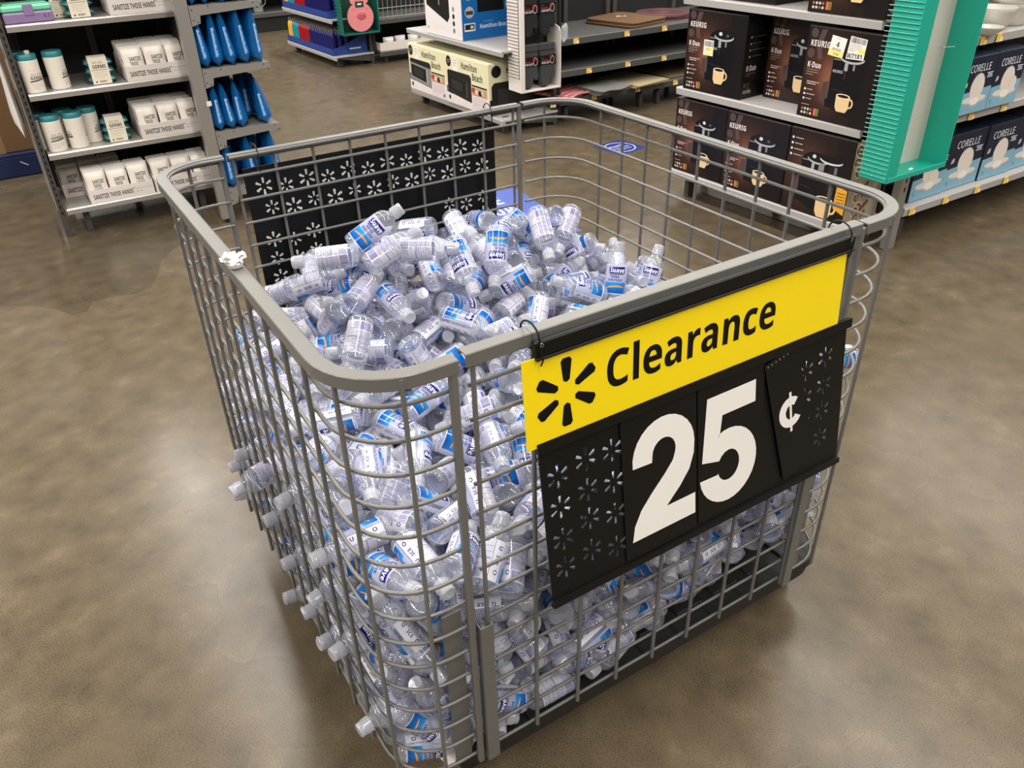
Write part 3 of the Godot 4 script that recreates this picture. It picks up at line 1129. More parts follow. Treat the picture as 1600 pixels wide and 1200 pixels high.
	for item in [[two, Vector2(.1515, -.232), .00133, .00142, c2], [five_ok, Vector2(.2875, -.236), .00134, .00142, c5]]:
		var pg := PackedVector2Array()
		for v in item[0]: pg.append(item[1] + Vector2(v.x * item[2], v.y * item[3]))
		part("numeral", Mb.new(M.whiteink).prism(pg, .0052, .0004, bx), item[4])
	# the cent card, tilted over the edge of the board
	var cx := bx * Transform3D(Basis(Vector3.BACK, .235), Vector3(.428, -.020, .0056))
	var cc := part("cent_card", Mb.new(M.board).prism(_rc(0, -.244, .078, 0), 0, .0012, cx), t)
	var cr := []
	cr.append_array(arc_pts(Vector2(.040, -.118), .0275, .029, 42, 318, 18))
	cr.append_array(arc_pts(Vector2(.040, -.118), .0125, .014, 318, 42, 14))
	part("cent_mark", Mb.new(M.whiteink).prism(PackedVector2Array(cr), .0012, .0004, cx).prism(PackedVector2Array([Vector2(.0325, -.156), Vector2(.0375, -.156), Vector2(.0475, -.080), Vector2(.0425, -.080)]), .0014, .0004, cx), cc)
	var hl := Mb.new(M.shine)
	for k in 6: hl.box(Vector3(.006 + .009 * k, -.006, .0016), Vector3(.003, .003, .0012))
	for k in 1: part("punch_slot", hl.mesh(), cc, cx)

func build_rear_sign():
	var t := thing("price_sign", "black sign board with white star cut pattern hung on rear gate", "sign")
	var z := -.0185
	for row in [[.763, .912], [.555, .765]]:
		var b := part("board_panel", Mb.new(M.board).box(Vector3(.5035, (row[0] + row[1]) / 2, z), Vector3(.642, row[1] - row[0], .003), .001), t)
	for x in [.215, .80]:
		var loop := []
		for k in 15:
			var a := TAU * k / 14
			loop.append(Vector3(x, .934 + sin(a) * .030, -.006 + cos(a) * .0225))
		part("cable_tie", Mb.new(M.board).tube(loop, .0014, 6, false), t)
	var one := Mb.new(M.starwhite)
	spark(one, Vector2.ZERO, .0205, 0, .0012)
	var om := one.mesh()
	var put := func(x: float, y: float, s: float):
		part("star_print", om, t, Transform3D(Basis.from_scale(Vector3(s, s, 1)), Vector3(x, y, z + .0016)))
	for k in 12: put.call(.222 + .0502 * k, .862 + (.005 if k % 2 == 0 else -.003), .95 if k % 2 == 0 else .85)
	for k in 12: put.call(.232 + .0502 * k, .812 + (.004 if k % 2 == 0 else -.004), .8 if k % 2 == 0 else .98)
	for r in 5:
		for k in 3:
			put.call(.222 + .048 * k, .735 - .047 * r + (.006 if k % 2 == 0 else -.004), .9 if (r + k) % 2 == 0 else .8)
			put.call(.682 + .05 * k, .722 - .045 * r + (.006 if k % 2 == 0 else -.004), .8 if (r + k) % 2 == 0 else .9)

# ---------------------------------------------------------------- print on packaging
func v2(a: Array) -> Array:
	var p := []
	for k in range(0, a.size(), 2): p.append(Vector2(a[k], a[k + 1]))
	return p

func tex_bottle_front() -> Texture2D:
	var c := Cv.new(256, 256, Color(.80, .83, .95, .46))
	c.rect(0, 0, 256, 4, Color(.93, .94, 1, .8)); c.rect(0, 252, 256, 4, Color(.93, .94, 1, .8))
	c.vgrad(18, 150, 220, 98, Color(.16, .57, .84), Color(.04, .32, .66))
	var sw := []
	for k in 25:
		var u := k / 24.0
		sw.append(Vector2(40 + 176 * u, 206 - 22 * sin(u * 2.4 + .1) - 7 * pow(sin(PI * u), .5)))
	for k in range(24, -1, -1):
		var u := k / 24.0
		sw.append(Vector2(40 + 176 * u, 206 - 22 * sin(u * 2.4 + .1) + 8 * pow(sin(PI * u), .5)))
	c.poly(sw, Color(1.0, .58, .20))
	var navy := Color(.09, .10, .42)
	c.poly(v2([52, 22, 206, 10, 212, 66, 58, 76]), navy)
	c.poly(v2([62, 80, 210, 70, 204, 78, 66, 87]), navy)
	c.text("Suave", 64, 63, 56, Color.WHITE, "bold", .88)
	c.text("HAND", 74, 112, 30, navy, "bold", .95)
	c.text("SANITIZER", 50, 142, 30, navy, "bold", .9)
	return c.tex()

func tex_bottle_back(rg: RandomNumberGenerator) -> Texture2D:
	var c := Cv.new(384, 256, Color(.77, .77, .82, .90))
	var ink := Color(.30, .29, .50)
	c.rect(0, 0, 76, 256, Color(.88, .88, .91, .6)); c.rect(308, 0, 76, 256, Color(.88, .88, .91, .6))
	for x in [30, 322]:
		c.text("U", x, 30, 44, Color(.22, .22, .44), "bold", 1.0, 0, true)
		c.text("ICE", x - 2, 92, 40, Color(.22, .22, .44), "bold", 1.0, 0, true)
		c.ell(x + 30, 200, 16, 16, Color(.22, .22, .44)); c.ell(x + 30, 200, 9, 9, Color(.9, .9, .95))
	for k in 9:
		c.rows(84, 14 + 12 * k, 214, 1, 10, 5, ink, rg)
		if k % 3 == 2: c.rect(82, 22 + 12 * k, 218, 2, ink)
	c.rect(82, 124, 218, 4, ink)
	for k in 4: c.rows(84, 134 + 11 * k, 214, 1, 10, 5, ink, rg)
	c.rect(78, 6, 3, 244, ink); c.rect(302, 6, 3, 244, ink)
	c.bars(92, 184, 104, 62, Color(.16, .14, .46), rg)
	for k in 5: c.rows(206, 188 + 12 * k, 90, 1, 10, 5, ink, rg)
	c.rect(0, 0, 4, 256, Color(.75, .78, .90, .9)); c.rect(380, 0, 4, 256, Color(.75, .78, .90, .9))
	return c.tex()

func mug(c: Cv, x: float, y: float, s: float, col := Color(.93, .80, .60)):
	c.ell(x + 46 * s, y + 32 * s, 22 * s, 26 * s, col)
	c.ell(x + 45 * s, y + 32 * s, 13 * s, 17 * s, Color(.05, .04, .04))
	c.poly([Vector2(x - 44 * s, y), Vector2(x + 44 * s, y), Vector2(x + 42 * s, y + 62 * s), Vector2(x + 28 * s, y + 84 * s), Vector2(x - 28 * s, y + 84 * s), Vector2(x - 42 * s, y + 62 * s)], col)
	c.ell(x, y, 44 * s, 12 * s, Color(.98, .93, .82))
	c.ell(x, y + 1, 36 * s, 8 * s, Color(.16, .08, .04))

func brewer(c: Cv, x: float, y: float):
	var k := Color(.035, .035, .04)
	c.poly([Vector2(x, y + 52), Vector2(x + 18, y + 18), Vector2(x + 70, y - 8), Vector2(x + 210, y - 8), Vector2(x + 226, y + 20), Vector2(x + 230, y + 330), Vector2(x - 10, y + 330), Vector2(x - 4, y + 200), Vector2(x, y + 150)], k)
	c.poly([Vector2(x - 70, y + 285), Vector2(x + 120, y + 365), Vector2(x + 230, y + 365), Vector2(x + 230, y + 270), Vector2(x, y + 250)], Color(.05, .05, .055))
	c.ell(x + 128, y + 34, 84, 30, Color(.72, .72, .74))
	c.ell(x + 128, y + 24, 82, 27, Color(.06, .06, .065))
	c.ell(x + 96, y + 18, 15, 12, Color(.85, .85, .86)); c.ell(x + 158, y + 24, 12, 9, Color(.35, .35, .36))
	c.rect(x + 84, y + 62, 24, 44, Color(.66, .66, .68)); c.rect(x + 142, y + 66, 14, 32, Color(.55, .55, .57))
	c.rect(x + 90, y + 106, 10, 50, Color(.16, .16, .17)); c.rect(x + 4, y + 46, 50, 7, Color(.55, .54, .53))
	c.text("KEURIG", x + 6, y + 124, 22, Color(.82, .82, .82), "bold", .9)
	c.poly([Vector2(x - 44, y + 190), Vector2(x - 10, y + 182), Vector2(x - 14, y + 310), Vector2(x - 64, y + 296)], Color(.34, .25, .22))
	c.rect(x - 12, y + 186, 14, 96, Color(.30, .30, .31))
	c.poly([Vector2(x + 20, y + 218), Vector2(x + 112, y + 226), Vector2(x + 112, y + 229), Vector2(x + 20, y + 221)], Color(.22, .22, .23))

func tex_brewer_box(kind: int, rg: RandomNumberGenerator) -> Texture2D:
	var c := Cv.new(512, 528, Color(.125, .075, .06))
	c.glow(170, 270, 250, 320, Color(.37, .22, .17, .95))
	c.glow(185, 290, 90, 190, Color(.58, .38, .30, .8))
	c.rect(380, 0, 132, 528, Color(.045, .04, .04, .6))
	var gh := Color(.36, .31, .29, .8)
	var wt := Color(.95, .94, .92)
	if kind == 0:
		c.ell(44, 34, 26, 28, gh); c.ell(36, 150, 26, 28, gh)
		c.poly(v2([92, 8, 132, 8, 104, 92, 124, 176, 92, 182, 68, 92]), gh)
		c.text("KEURIG", 22, 108, 48, wt, "bold", .82, 1.0)
		brewer(c, 204, 112)
		mug(c, 316, 362, 1.12)
		c.text("K·Duo", 22, 232, 46, wt, "bold", .78)
		c.rows(24, 242, 88, 3, 14, 4, Color(.75, .68, .64), rg)
		c.rows(40, 312, 92, 2, 12, 5, wt, rg)
		for k in 3:
			c.ell(34, 362 + k * 28, 7, 7, wt)
			c.rows(50, 358 + k * 28, 86, 1, 10, 6, Color(.85, .8, .76), rg)
		c.rect(24, 452, 60, 3, Color(.8, .75, .7))
		for k in 8: c.ell(36 + (k % 4) * 22, 480 + (k / 4) * 24, 8, 8, Color(.85, .82, .78) if k % 3 else Color(.6, .45, .35))
		c.rect(122, 468, 20, 44, Color(.86, .42, .27)); c.rect(144, 468, 16, 44, Color(.42, .52, .24))
	else:
		brewer(c, 120, 130)
		c.ell(352, 150, 90, 26, Color(.86, .86, .88)); c.ell(352, 142, 88, 22, Color(.05, .05, .05))
		c.rect(270, 178, 36, 50, Color(.55, .55, .57)); c.rect(386, 184, 22, 44, Color(.45, .45, .47))
		mug(c, 350, 400, 1.5)
		for k in 4:
			c.ell(24, 60 + k * 36, 8, 8, wt)
			c.rows(44, 56 + k * 36, 120, 1, 10, 6, Color(.85, .8, .76), rg)
		c.poly(v2([430, 290, 512, 306, 512, 470, 426, 440]), Color(.93, .68, .22))
		c.rows(440, 330, 64, 5, 20, 7, Color(.35, .2, .1), rg)
	return c.tex()

func tex_brewer_side(kind: int, rg: RandomNumberGenerator) -> Texture2D:
	if kind == 1:
		var e := Cv.new(384, 512, Color(.72, .67, .58))
		for k in 14:
			var x := rg.randf_range(10, 370)
			var y := rg.randf_range(10, 500)
			e.ell(x, y, 46, 40, Color(.86, .82, .74)); e.ell(x, y, 34, 29, Color(.50, .37, .22)); e.ell(x + 6, y + 4, 20, 16, Color(.72, .60, .42))
			e.poly([Vector2(x + 50, y - 10), Vector2(x + 96, y - 40), Vector2(x + 110, y - 20), Vector2(x + 60, y + 14)], Color(.42, .33, .25))
		e.text("K", 36, 96, 60, Color(.2, .15, .12)); e.text("N", 100, 110, 44, Color(.2, .15, .12))
		return e.tex()
	var c := Cv.new(384, 512, Color(.055, .045, .045))
	c.glow(330, 330, 130, 230, Color(.42, .24, .17, .8))
	for k in 4:
		c.ell(60, 130 + k * 40, 7, 7, Color(.7, .66, .62))
		c.rows(80, 126 + k * 40, 180, 1, 10, 5, Color(.45, .42, .40), rg)
	c.text("K·Duo", 36, 340, 50, Color(.88, .86, .84), "bold", .8)
	c.rows(36, 354, 110, 2, 14, 4, Color(.5, .47, .45), rg)
	c.ell(44, 430, 14, 14, Color(.3, .28, .27)); c.poly(v2([76, 416, 96, 416, 82, 440, 96, 462, 74, 462]), Color(.3, .28, .27))
	c.text("KEURIG", 30, 482, 28, Color(.8, .78, .76), "bold", .86)
	return c.tex()

func tex_oven_box(kind: int, rg: RandomNumberGenerator) -> Texture2D:
	var cream := Color(.93, .91, .76)
	var c := Cv.new(512, 304, cream)
	var k := Color(.07, .07, .075)
	c.rect(0, 200, 512, 104, Color(.95, .92, .90))
	c.ell(38, 40, 30, 34, k); c.rows(22, 28, 34, 3, 10, 4, Color(.8, .78, .7), rg)
	c.rect(86, 10, 62, 92, Color(.98, .97, .93)); c.rows(94, 22, 44, 3, 16, 8, Color(.75, .73, .68), rg)
	c.text("Hamilton", 190, 66, 58, k, "bold", .74); c.text("Beach", 318, 118, 58, k, "bold", .74)
	c.poly(v2([0, 196, 60, 200, 76, 214, 72, 244, 0, 236]), Color(.10, .24, .55)); c.text("only", 8, 228, 30, Color(.8, .86, .95), "bold", .8)
	var st := Color(.55, .55, .55) if kind == 0 else Color(.13, .13, .135)
	c.poly(v2([16, 102, 30, 92, 290, 92, 308, 108, 308, 262, 16, 236]), Color(.10, .10, .105))
	c.poly(v2([16, 118, 306, 132, 306, 262, 16, 232]), st)
	c.poly(v2([30, 132, 236, 144, 236, 230, 30, 212]), Color(.055, .055, .06))
	c.poly(v2([62, 146, 200, 154, 200, 214, 62, 202]), Color(.17, .18, .18))
	c.rect(244, 148, 10, 92, Color(.72, .72, .72) if kind == 0 else Color(.35, .35, .36))
	c.rect(314, 144, 176, 10, k); c.rect(314, 158, 176, 50, Color(.75, .62, .52))
	for q in [[330, 176, .75, .2, .15], [368, 182, .9, .82, .7], [408, 186, .12, .1, .1], [440, 178, .85, .75, .6], [472, 184, .8, .62, .5]]:
		c.ell(q[0], q[1], 20, 16, Color(q[2], q[3], q[4]))
	c.rect(312, 210, 180, 84, Color(.93, .88, .89)); c.rows(326, 220, 150, 5, 12, 3, Color(.6, .55, .58), rg)
	c.ell(34, 268, 14, 14, Color(.25, .22, .22)); c.rect(462, 268, 20, 20, Color(.35, .32, .33))
	return c.tex()

func tex_oven_side(rg: RandomNumberGenerator) -> Texture2D:
	var k := Color(.07, .07, .075)
	var c := Cv.new(384, 304, Color(.93, .91, .76))
	c.rect(0, 210, 384, 94, Color(.1, .1, .105))
	c.ell(60, 44, 40, 36, k); c.text("Hamilton Beach", 140, 62, 52, k, "bold", .62)
	c.poly(v2([18, 130, 40, 110, 384, 110, 384, 304, 18, 304]), Color(.10, .10, .105))
	c.rect(70, 150, 250, 120, Color(.19, .19, .195))
	return c.tex()

func tex_oven_white(rg: RandomNumberGenerator) -> Texture2D:
	var c := Cv.new(384, 304, Color(.95, .93, .93))
	c.poly(v2([16, -20, 262, -20, 262, 182, 238, 214, 20, 130]), Color(.10, .10, .105))
	c.poly(v2([28, 20, 150, 44, 150, 152, 34, 112]), Color(.05, .05, .055)); c.rect(152, 30, 10, 90, Color(.6, .6, .6))
	c.rect(262, 10, 26, 50, Color(.90, .58, .32))
	for k in 4: c.ell(304, 130 + 42 * k, 12, 15, [Color(.6, .6, .62), Color(.15, .15, .16), Color(.12, .12, .13), Color(.5, .5, .5)][k])
	c.ell(26, 268, 9, 9, Color(.7, .7, .7)); c.rows(90, 250, 120, 2, 14, 3, Color(.85, .83, .83), rg)
	return c.tex()

func tex_oven_blue(rg: RandomNumberGenerator) -> Texture2D:
	var c := Cv.new(384, 304, Color(.07, .42, .72))
	c.rect(0, 0, 384, 20, Color(.72, .70, .68))
	c.rect(100, 0, 210, 152, Color(.12, .40, .66)); c.rect(112, 24, 190, 124, Color(.06, .06, .07)); c.rect(128, 44, 118, 84, Color(.09, .09, .10)); c.rect(264, 54, 8, 30, Color(.8, .8, .8))
	for q in [[50, 44], [54, 144], [348, 118]]:
		c.ell(q[0], q[1], 33, 33, Color(.75, .75, .76)); c.rect(q[0] - 26, q[1] - 8, 52, 22, Color(.28, .25, .26))
	c.rect(14, 206, 78, 48, Color(.93, .93, .93)); c.rect(20, 214, 66, 30, Color(.1, .1, .1)); c.rect(58, 222, 20, 16, Color(.9, .9, .9))
	c.text("Hamilton Beach", 122, 244, 34, Color(.93, .95, 1), "bold", .84); c.rows(156, 202, 110, 1, 8, 4, Color(.6, .75, .9), rg)
	c.rect(330, 200, 44, 44, Color(.85, .85, .86)); c.bars(336, 208, 32, 26, Color(.2, .2, .2), rg)
	return c.tex()

func tex_dish_box(kind: int, rg: RandomNumberGenerator) -> Texture2D:
	var c := Cv.new(384, 384, Color(.075, .115, .205))
	c.poly(v2([0, 236, 384, 214, 384, 384, 0, 384]), Color(.52, .70, .79))
	var wt := Color(.95, .96, .97)
	c.text("CORELLE", 56, 98, 70, wt, "regular", .92, 1.0)
	c.text("CLASSIC", 138, 126, 18, Color(.75, .78, .84), "regular", 1.1, 3.0)
	c.rect(290, 116, 74, 6, wt); c.rect(300, 128, 56, 12, Color(.75, .79, .85)); c.rect(292, 146, 70, 5, wt)
	c.poly(v2([36, 170, 66, 160, 66, 190, 36, 200]), Color(.85, .80, .84)); c.rect(38, 172, 12, 10, Color(.4, .4, .6))
	var d := Color(.90, .86, .82)
	var d2 := Color(.80, .76, .72)
	if kind == 2:
		c.ell(190, 206, 84, 80, d); c.ell(236, 250, 62, 58, d2); c.ell(236, 250, 55, 51, d)
		c.ell(170, 180, 30, 26, d2, PI, TAU)
	else:
		c.ell(200, 204, 84, 94, d2); c.ell(203, 206, 80, 90, d)
		if kind == 1: c.ell(286, 238, 46, 52, d2); c.ell(288, 240, 42, 48, d)
	c.ell(196, 292, 150, 26, d2); c.ell(196, 286, 150, 24, d)
	c.ell(206, 308, 56, 30, d2); c.ell(206, 300, 56, 26, Color(.95, .93, .90))
	c.rect(34, 326, 14, 18, Color(.30, .45, .56)); c.rows(34, 352, 90, 1, 8, 4, Color(.36, .52, .62), rg)
	return c.tex()

func tex_tray(rg: RandomNumberGenerator) -> Texture2D:
	var c := Cv.new(512, 128, Color(.90, .87, .84))
	c.text("SANITIZE THOSE HANDS", 30, 88, 60, Color(.16, .13, .13), "bold", .46)
	c.rows(340, 40, 40, 1, 8, 6, Color(.35, .32, .30), rg)
	c.text("ANTIBACTERIAL", 366, 58, 18, Color(.62, .58, .55), "regular", .9, 2.0); c.text("WIPES", 366, 84, 18, Color(.62, .58, .55), "regular", .9, 2.0)
	return c.tex()

func tex_packet() -> Texture2D:
	var c := Cv.new(128, 160, Color(.93, .90, .86))
	for k in 3: c.text(["SANITIZE", "THOSE", "HANDS"][k], 38, 66 + 24 * k, 26, Color(.15, .13, .12), "bold", .62)
	c.rect(0, 0, 128, 8, Color(.88, .86, .83))
	return c.tex()

func tex_canister(rg: RandomNumberGenerator) -> Texture2D:
	var c := Cv.new(512, 256, Color(.92, .89, .84))
	for x in [0, 256]:
		c.text("BYE BYE", x + 92, 120, 24, Color(.30, .27, .25), "regular", .9, 3.0)
		c.text("GERMS", x + 78, 152, 38, Color(.12, .1, .1), "bold", .92)
		c.poly([Vector2(x + 70, 162), Vector2(x + 196, 150), Vector2(x + 200, 160), Vector2(x + 74, 172)], Color(.2, .17, .16))
		c.rows(x + 82, 188, 100, 4, 13, 3, Color(.62, .58, .54), rg); c.rows(x + 84, 76, 92, 1, 8, 3, Color(.75, .72, .68), rg)
	return c.tex()

func tex_germ_card(rg: RandomNumberGenerator) -> Texture2D:
	var c := Cv.new(160, 192, Color(.92, .88, .80))
	c.text("BYE BYE", 34, 44, 22, Color(.3, .27, .25), "regular", .9, 2.0)
	c.text("GERMS", 26, 78, 36, Color(.12, .1, .1), "bold", .95)
	c.rect(10, 88, 140, 3, Color(.3, .27, .25)); c.rows(24, 104, 110, 4, 14, 3, Color(.65, .6, .55), rg)
	c.poly(v2([16, 178, 40, 166, 36, 182]), Color(.2, .17, .16)); c.text("wipes", 56, 180, 22, Color(.2, .17, .16), "bold")
	return c.tex()

func tex_sticker(kind: int, rg: RandomNumberGenerator) -> Texture2D:
	var c := Cv.new(128, 128, Color(.96, .95, .91))
	var k := Color(.1, .1, .1)
	if kind == 0:
		c.text("4", 50, 66, 46, k); c.rect(0, 84, 128, 44, Color(.96, .92, .58)); c.text("09/18/20", 26, 90, 22, Color(.45, .42, .35), "bold", .8); c.text("11:58", 40, 120, 22, Color(.6, .5, .2), "bold", .9)
		c.rows(40, 12, 50, 1, 8, 4, Color(.6, .6, .6), rg)
	elif kind == 1:
		c.bars(8, 4, 112, 30, k, rg); c.rows(8, 42, 90, 4, 11, 4, Color(.6, .6, .58), rg); c.rect(80, 66, 48, 20, Color(.95, .93, .30)); c.text("W7181", 2, 122, 40, k, "bold", .92)
	elif kind == 2:
		c.bars(8, 10, 112, 44, k, rg); c.rect(50, 64, 70, 26, Color(.95, .93, .35)); c.rows(20, 66, 60, 3, 10, 4, Color(.5, .5, .48), rg); c.rect(20, 100, 100, 22, Color(.96, .92, .55))
	else:
		c.rect(0, 0, 88, 128, Color(.98, .87, .38)); c.rect(88, 0, 40, 60, Color(.95, .55, .35)); c.rows(10, 16, 66, 5, 22, 9, Color(.82, .62, .22), rg)
	return c.tex()

func tex_glove_band(rg: RandomNumberGenerator) -> Texture2D:
	var c := Cv.new(192, 64, Color(.05, .05, .052))
	c.text("OVEN MITT", 20, 58, 22, Color(.92, .92, .92), "bold", .9)
	c.rows(20, 14, 90, 1, 8, 4, Color(.4, .4, .4), rg)
	c.ell(150, 34, 26, 28, Color(.75, .75, .75)); c.ell(150, 34, 21, 23, Color(.07, .07, .07)); c.ell(136, 18, 14, 13, Color(.80, .16, .16)); c.rect(20, 28, 80, 8, Color(.6, .12, .12))
	return c.tex()

func tex_decal(kind: int, rg: RandomNumberGenerator) -> Texture2D:
	var c := Cv.new(256, 256, Color(.16, .20, .46) if kind == 0 else Color(.27, .36, .66))
	var lt := Color(.78, .82, .95)
	if kind == 0:
		for k in 64:
			var a := TAU * k / 64
			c.ell(128 + cos(a) * 100, 128 + sin(a) * 100, 5, 5, lt)
		c.text("PLEASE", 62, 112, 40, lt, "bold", .9); c.text("6 FEET APART", 48, 150, 26, lt, "bold", .9); c.text("THANK YOU", 66, 182, 24, lt, "bold", .9)
	else:
		c.text("PLEASE", 40, 70, 56, lt, "bold", .8); c.text("KEEP UP", 36, 122, 50, lt, "bold", .8)
		c.ell(86, 186, 34, 44, Color(.90, .88, .82)); c.ell(168, 186, 34, 44, Color(.90, .88, .82)); c.rect(70, 176, 30, 12, Color(.27, .36, .66)); c.rect(152, 176, 30, 12, Color(.27, .36, .66))
	return c.tex()

func tex_weave(a: Color, b: Color, kind: int) -> Texture2D:
	var c := Cv.new(256, 256, a)
	if kind == 0:      # gingham
		for k in 8: c.rect(32 * k, 0, 16, 256, Color(b.r, b.g, b.b, .5))
		for k in 8: c.rect(0, 32 * k, 256, 16, Color(b.r, b.g, b.b, .5))
	elif kind == 1:    # stripes
		for k in 16: c.rect(0, 16 * k, 256, 6, b)
	elif kind == 2:    # fine rib
		for k in 64: c.rect(4 * k, 0, 2, 256, b)
	else:              # dots
		for j in 8:
			for i in 8: c.ell(16 + 32 * i + (16 if j % 2 else 0), 16 + 32 * j, 8, 8, b)
	return c.tex()

# ---------------------------------------------------------------- shop fixtures
# metal shelving in the frame's axes: x along the front, z out towards the shopper
func shelving(called: String, label: String, fr: Transform3D, w: float, depth: float, tops: Array, lip: float, m: Material, back: Material, high: float, x0 := 0.0, tags := []) -> Node3D:
	var t := thing(called, label, "shelving")
	t.transform = fr
	part("back_panel", Mb.new(back).box(Vector3(x0 + w / 2, high / 2 + .05, -depth - .012), Vector3(w, high - .1, .02)), t)
	for k in 3:
		var px := x0 + .03 + (w - .06) * k / 2.0
		part("upright", Mb.new(M.shelfdark).box(Vector3(px, high / 2, -depth + .012), Vector3(.035, high, .03), .002), t)
	for k in 2:
		part("foot", Mb.new(M.shelfdark).box(Vector3(x0 + .08 + (w - .16) * k, .05, -.07), Vector3(.028, .10, .05), .003), t)
	for i in tops.size():
		var y: float = tops[i]
		var mb := Mb.new(m).box(Vector3(x0 + w / 2, y - .007, -depth / 2 - .006), Vector3(w, .014, depth - .012), .002)
		mb.prism(PackedVector2Array([Vector2(0, 0), Vector2(-.014, 0), Vector2(-.020, -.004), Vector2(-.012, -lip), Vector2(.0, -lip + .002), Vector2(.004, -.006)]), 0, w, Transform3D(Basis(Vector3.BACK, Vector3.UP, Vector3.RIGHT), Vector3(x0, y, 0)))
		var s := part("shelf", mb, t)
		for k in 2: part("bracket", Mb.new(M.shelfdark).prism(PackedVector2Array([Vector2(0, 0), Vector2(-depth + .05, 0), Vector2(-depth + .05, -.06), Vector2(-.05, -.018)]), 0, .006, Transform3D(Basis(Vector3.BACK, Vector3.UP, Vector3.RIGHT), Vector3(x0 + .01 + (w - .026) * k, y - .014, -.02))), s)
		for tg in tags:
			if tg[0] == i: part("price_tag", Mb.new(M.tag).prism(_rc(-.022, -.016, .022, .016), 0, .0015, Transform3D(Basis(), Vector3(tg[1], y - lip * .5, .007)), Rect2(-.022, -.016, .044, .032)), s)
	return t

# carton standing on its base; origin at the bottom middle of its front
func carton(called: String, label: String, cat: String, xf: Transform3D, s: Vector3, rest: Material, front: Material, side: Material, group := "", side2: Material = null) -> Node3D:
	var t := thing(called, label, cat, Vector3.ZERO, 0, group)
	t.transform = xf
	part("carton", Mb.new(rest).box(Vector3(0, s.y / 2, -s.z / 2), s, .002), t)
	var h := s * .5
	var e := .0008
	if front:
		part("front_panel", Mb.new(front).quad2(Vector3(-h.x + .002, .002, e), Vector3(h.x - .002, .002, e), Vector3(h.x - .002, s.y - .002, e), Vector3(-h.x + .002, s.y - .002, e), Vector3.BACK), t)
	if side:
		part("side_panel", Mb.new(side).quad2(Vector3(h.x + e, .002, -.002), Vector3(h.x + e, .002, -s.z + .002), Vector3(h.x + e, s.y - .002, -s.z + .002), Vector3(h.x + e, s.y - .002, -.002), Vector3.RIGHT), t)
	if side2:
		part("side_panel", Mb.new(side2).quad2(Vector3(-h.x - e, .002, -s.z + .002), Vector3(-h.x - e, .002, -.002), Vector3(-h.x - e, s.y - .002, -.002), Vector3(-h.x - e, s.y - .002, -s.z + .002), Vector3.LEFT), t)
	for k in 2:
		part("top_flap", Mb.new(rest).box(Vector3(0, s.y + .0012, -s.z * (.25 + .5 * k)), Vector3(s.x - .006, .0024, s.z * .5 - .006), .0008), t)
	return t

func pouch_mesh(w: float, h: float, th: float, front: Material, back: Material, top_taper := 1.0, n := 9) -> ArrayMesh:
	var mb := Mb.new(front)
	for s in [1.0, -1.0]:
		mb.use(front if s > 0 else back)
		var g := []
		for i in n + 1:
			var v := float(i) / n           # 0 top .. 1 bottom
			var row := []
			for j in n + 1:
				var u := float(j) / n
				var b := pow(maxf(0.0, 1 - pow(2 * u - 1, 4)), .6) * pow(maxf(0.0, 1 - pow(absf(2 * v - 1), 5)), .7) * lerpf(top_taper, 1.0, v)
				var wob := .06 * th * sin(u * 9 + v * 5)
				row.append(Vector3((u - .5) * w * (1 - .06 * (1 - absf(2 * v - 1))), (1 - v) * h, s * (b * th * .5 + wob * b)))
			g.append(row)
		mb.grid(g, s < 0)
	return mb.mesh()

func display_tray(label: String, xf: Transform3D, w: float, depth: float, hf: float, hb: float) -> Node3D:
	var t := thing("display_tray", label, "tray", Vector3.ZERO, 0, "white card trays of wipe packets")
	t.transform = xf
	var c: Material = M.card
	part("base", Mb.new(c).box(Vector3(w / 2, .002, -depth / 2), Vector3(w, .003, depth)), t)
	part("front_panel", Mb.new(M.tray_print).quad2(Vector3(0, 0, 0.0016), Vector3(w, 0, .0016), Vector3(w, hf, .0016), Vector3(0, hf, .0016), Vector3.BACK).use(c).box(Vector3(w / 2, hf / 2, 0), Vector3(w, hf, .003)), t)
	for x in [0.0, w - .003]:
		part("side_panel", Mb.new(c).prism(PackedVector2Array([Vector2(0, 0), Vector2(-depth, 0), Vector2(-depth, hb), Vector2(-depth * .5, hb * .95), Vector2(0, hf)]), 0, .003, Transform3D(Basis(Vector3.BACK, Vector3.UP, Vector3.RIGHT), Vector3(x, 0, 0))), t)
	part("back_panel", Mb.new(c).box(Vector3(w / 2, hb / 2, -depth), Vector3(w, hb, .003)), t)
	return t

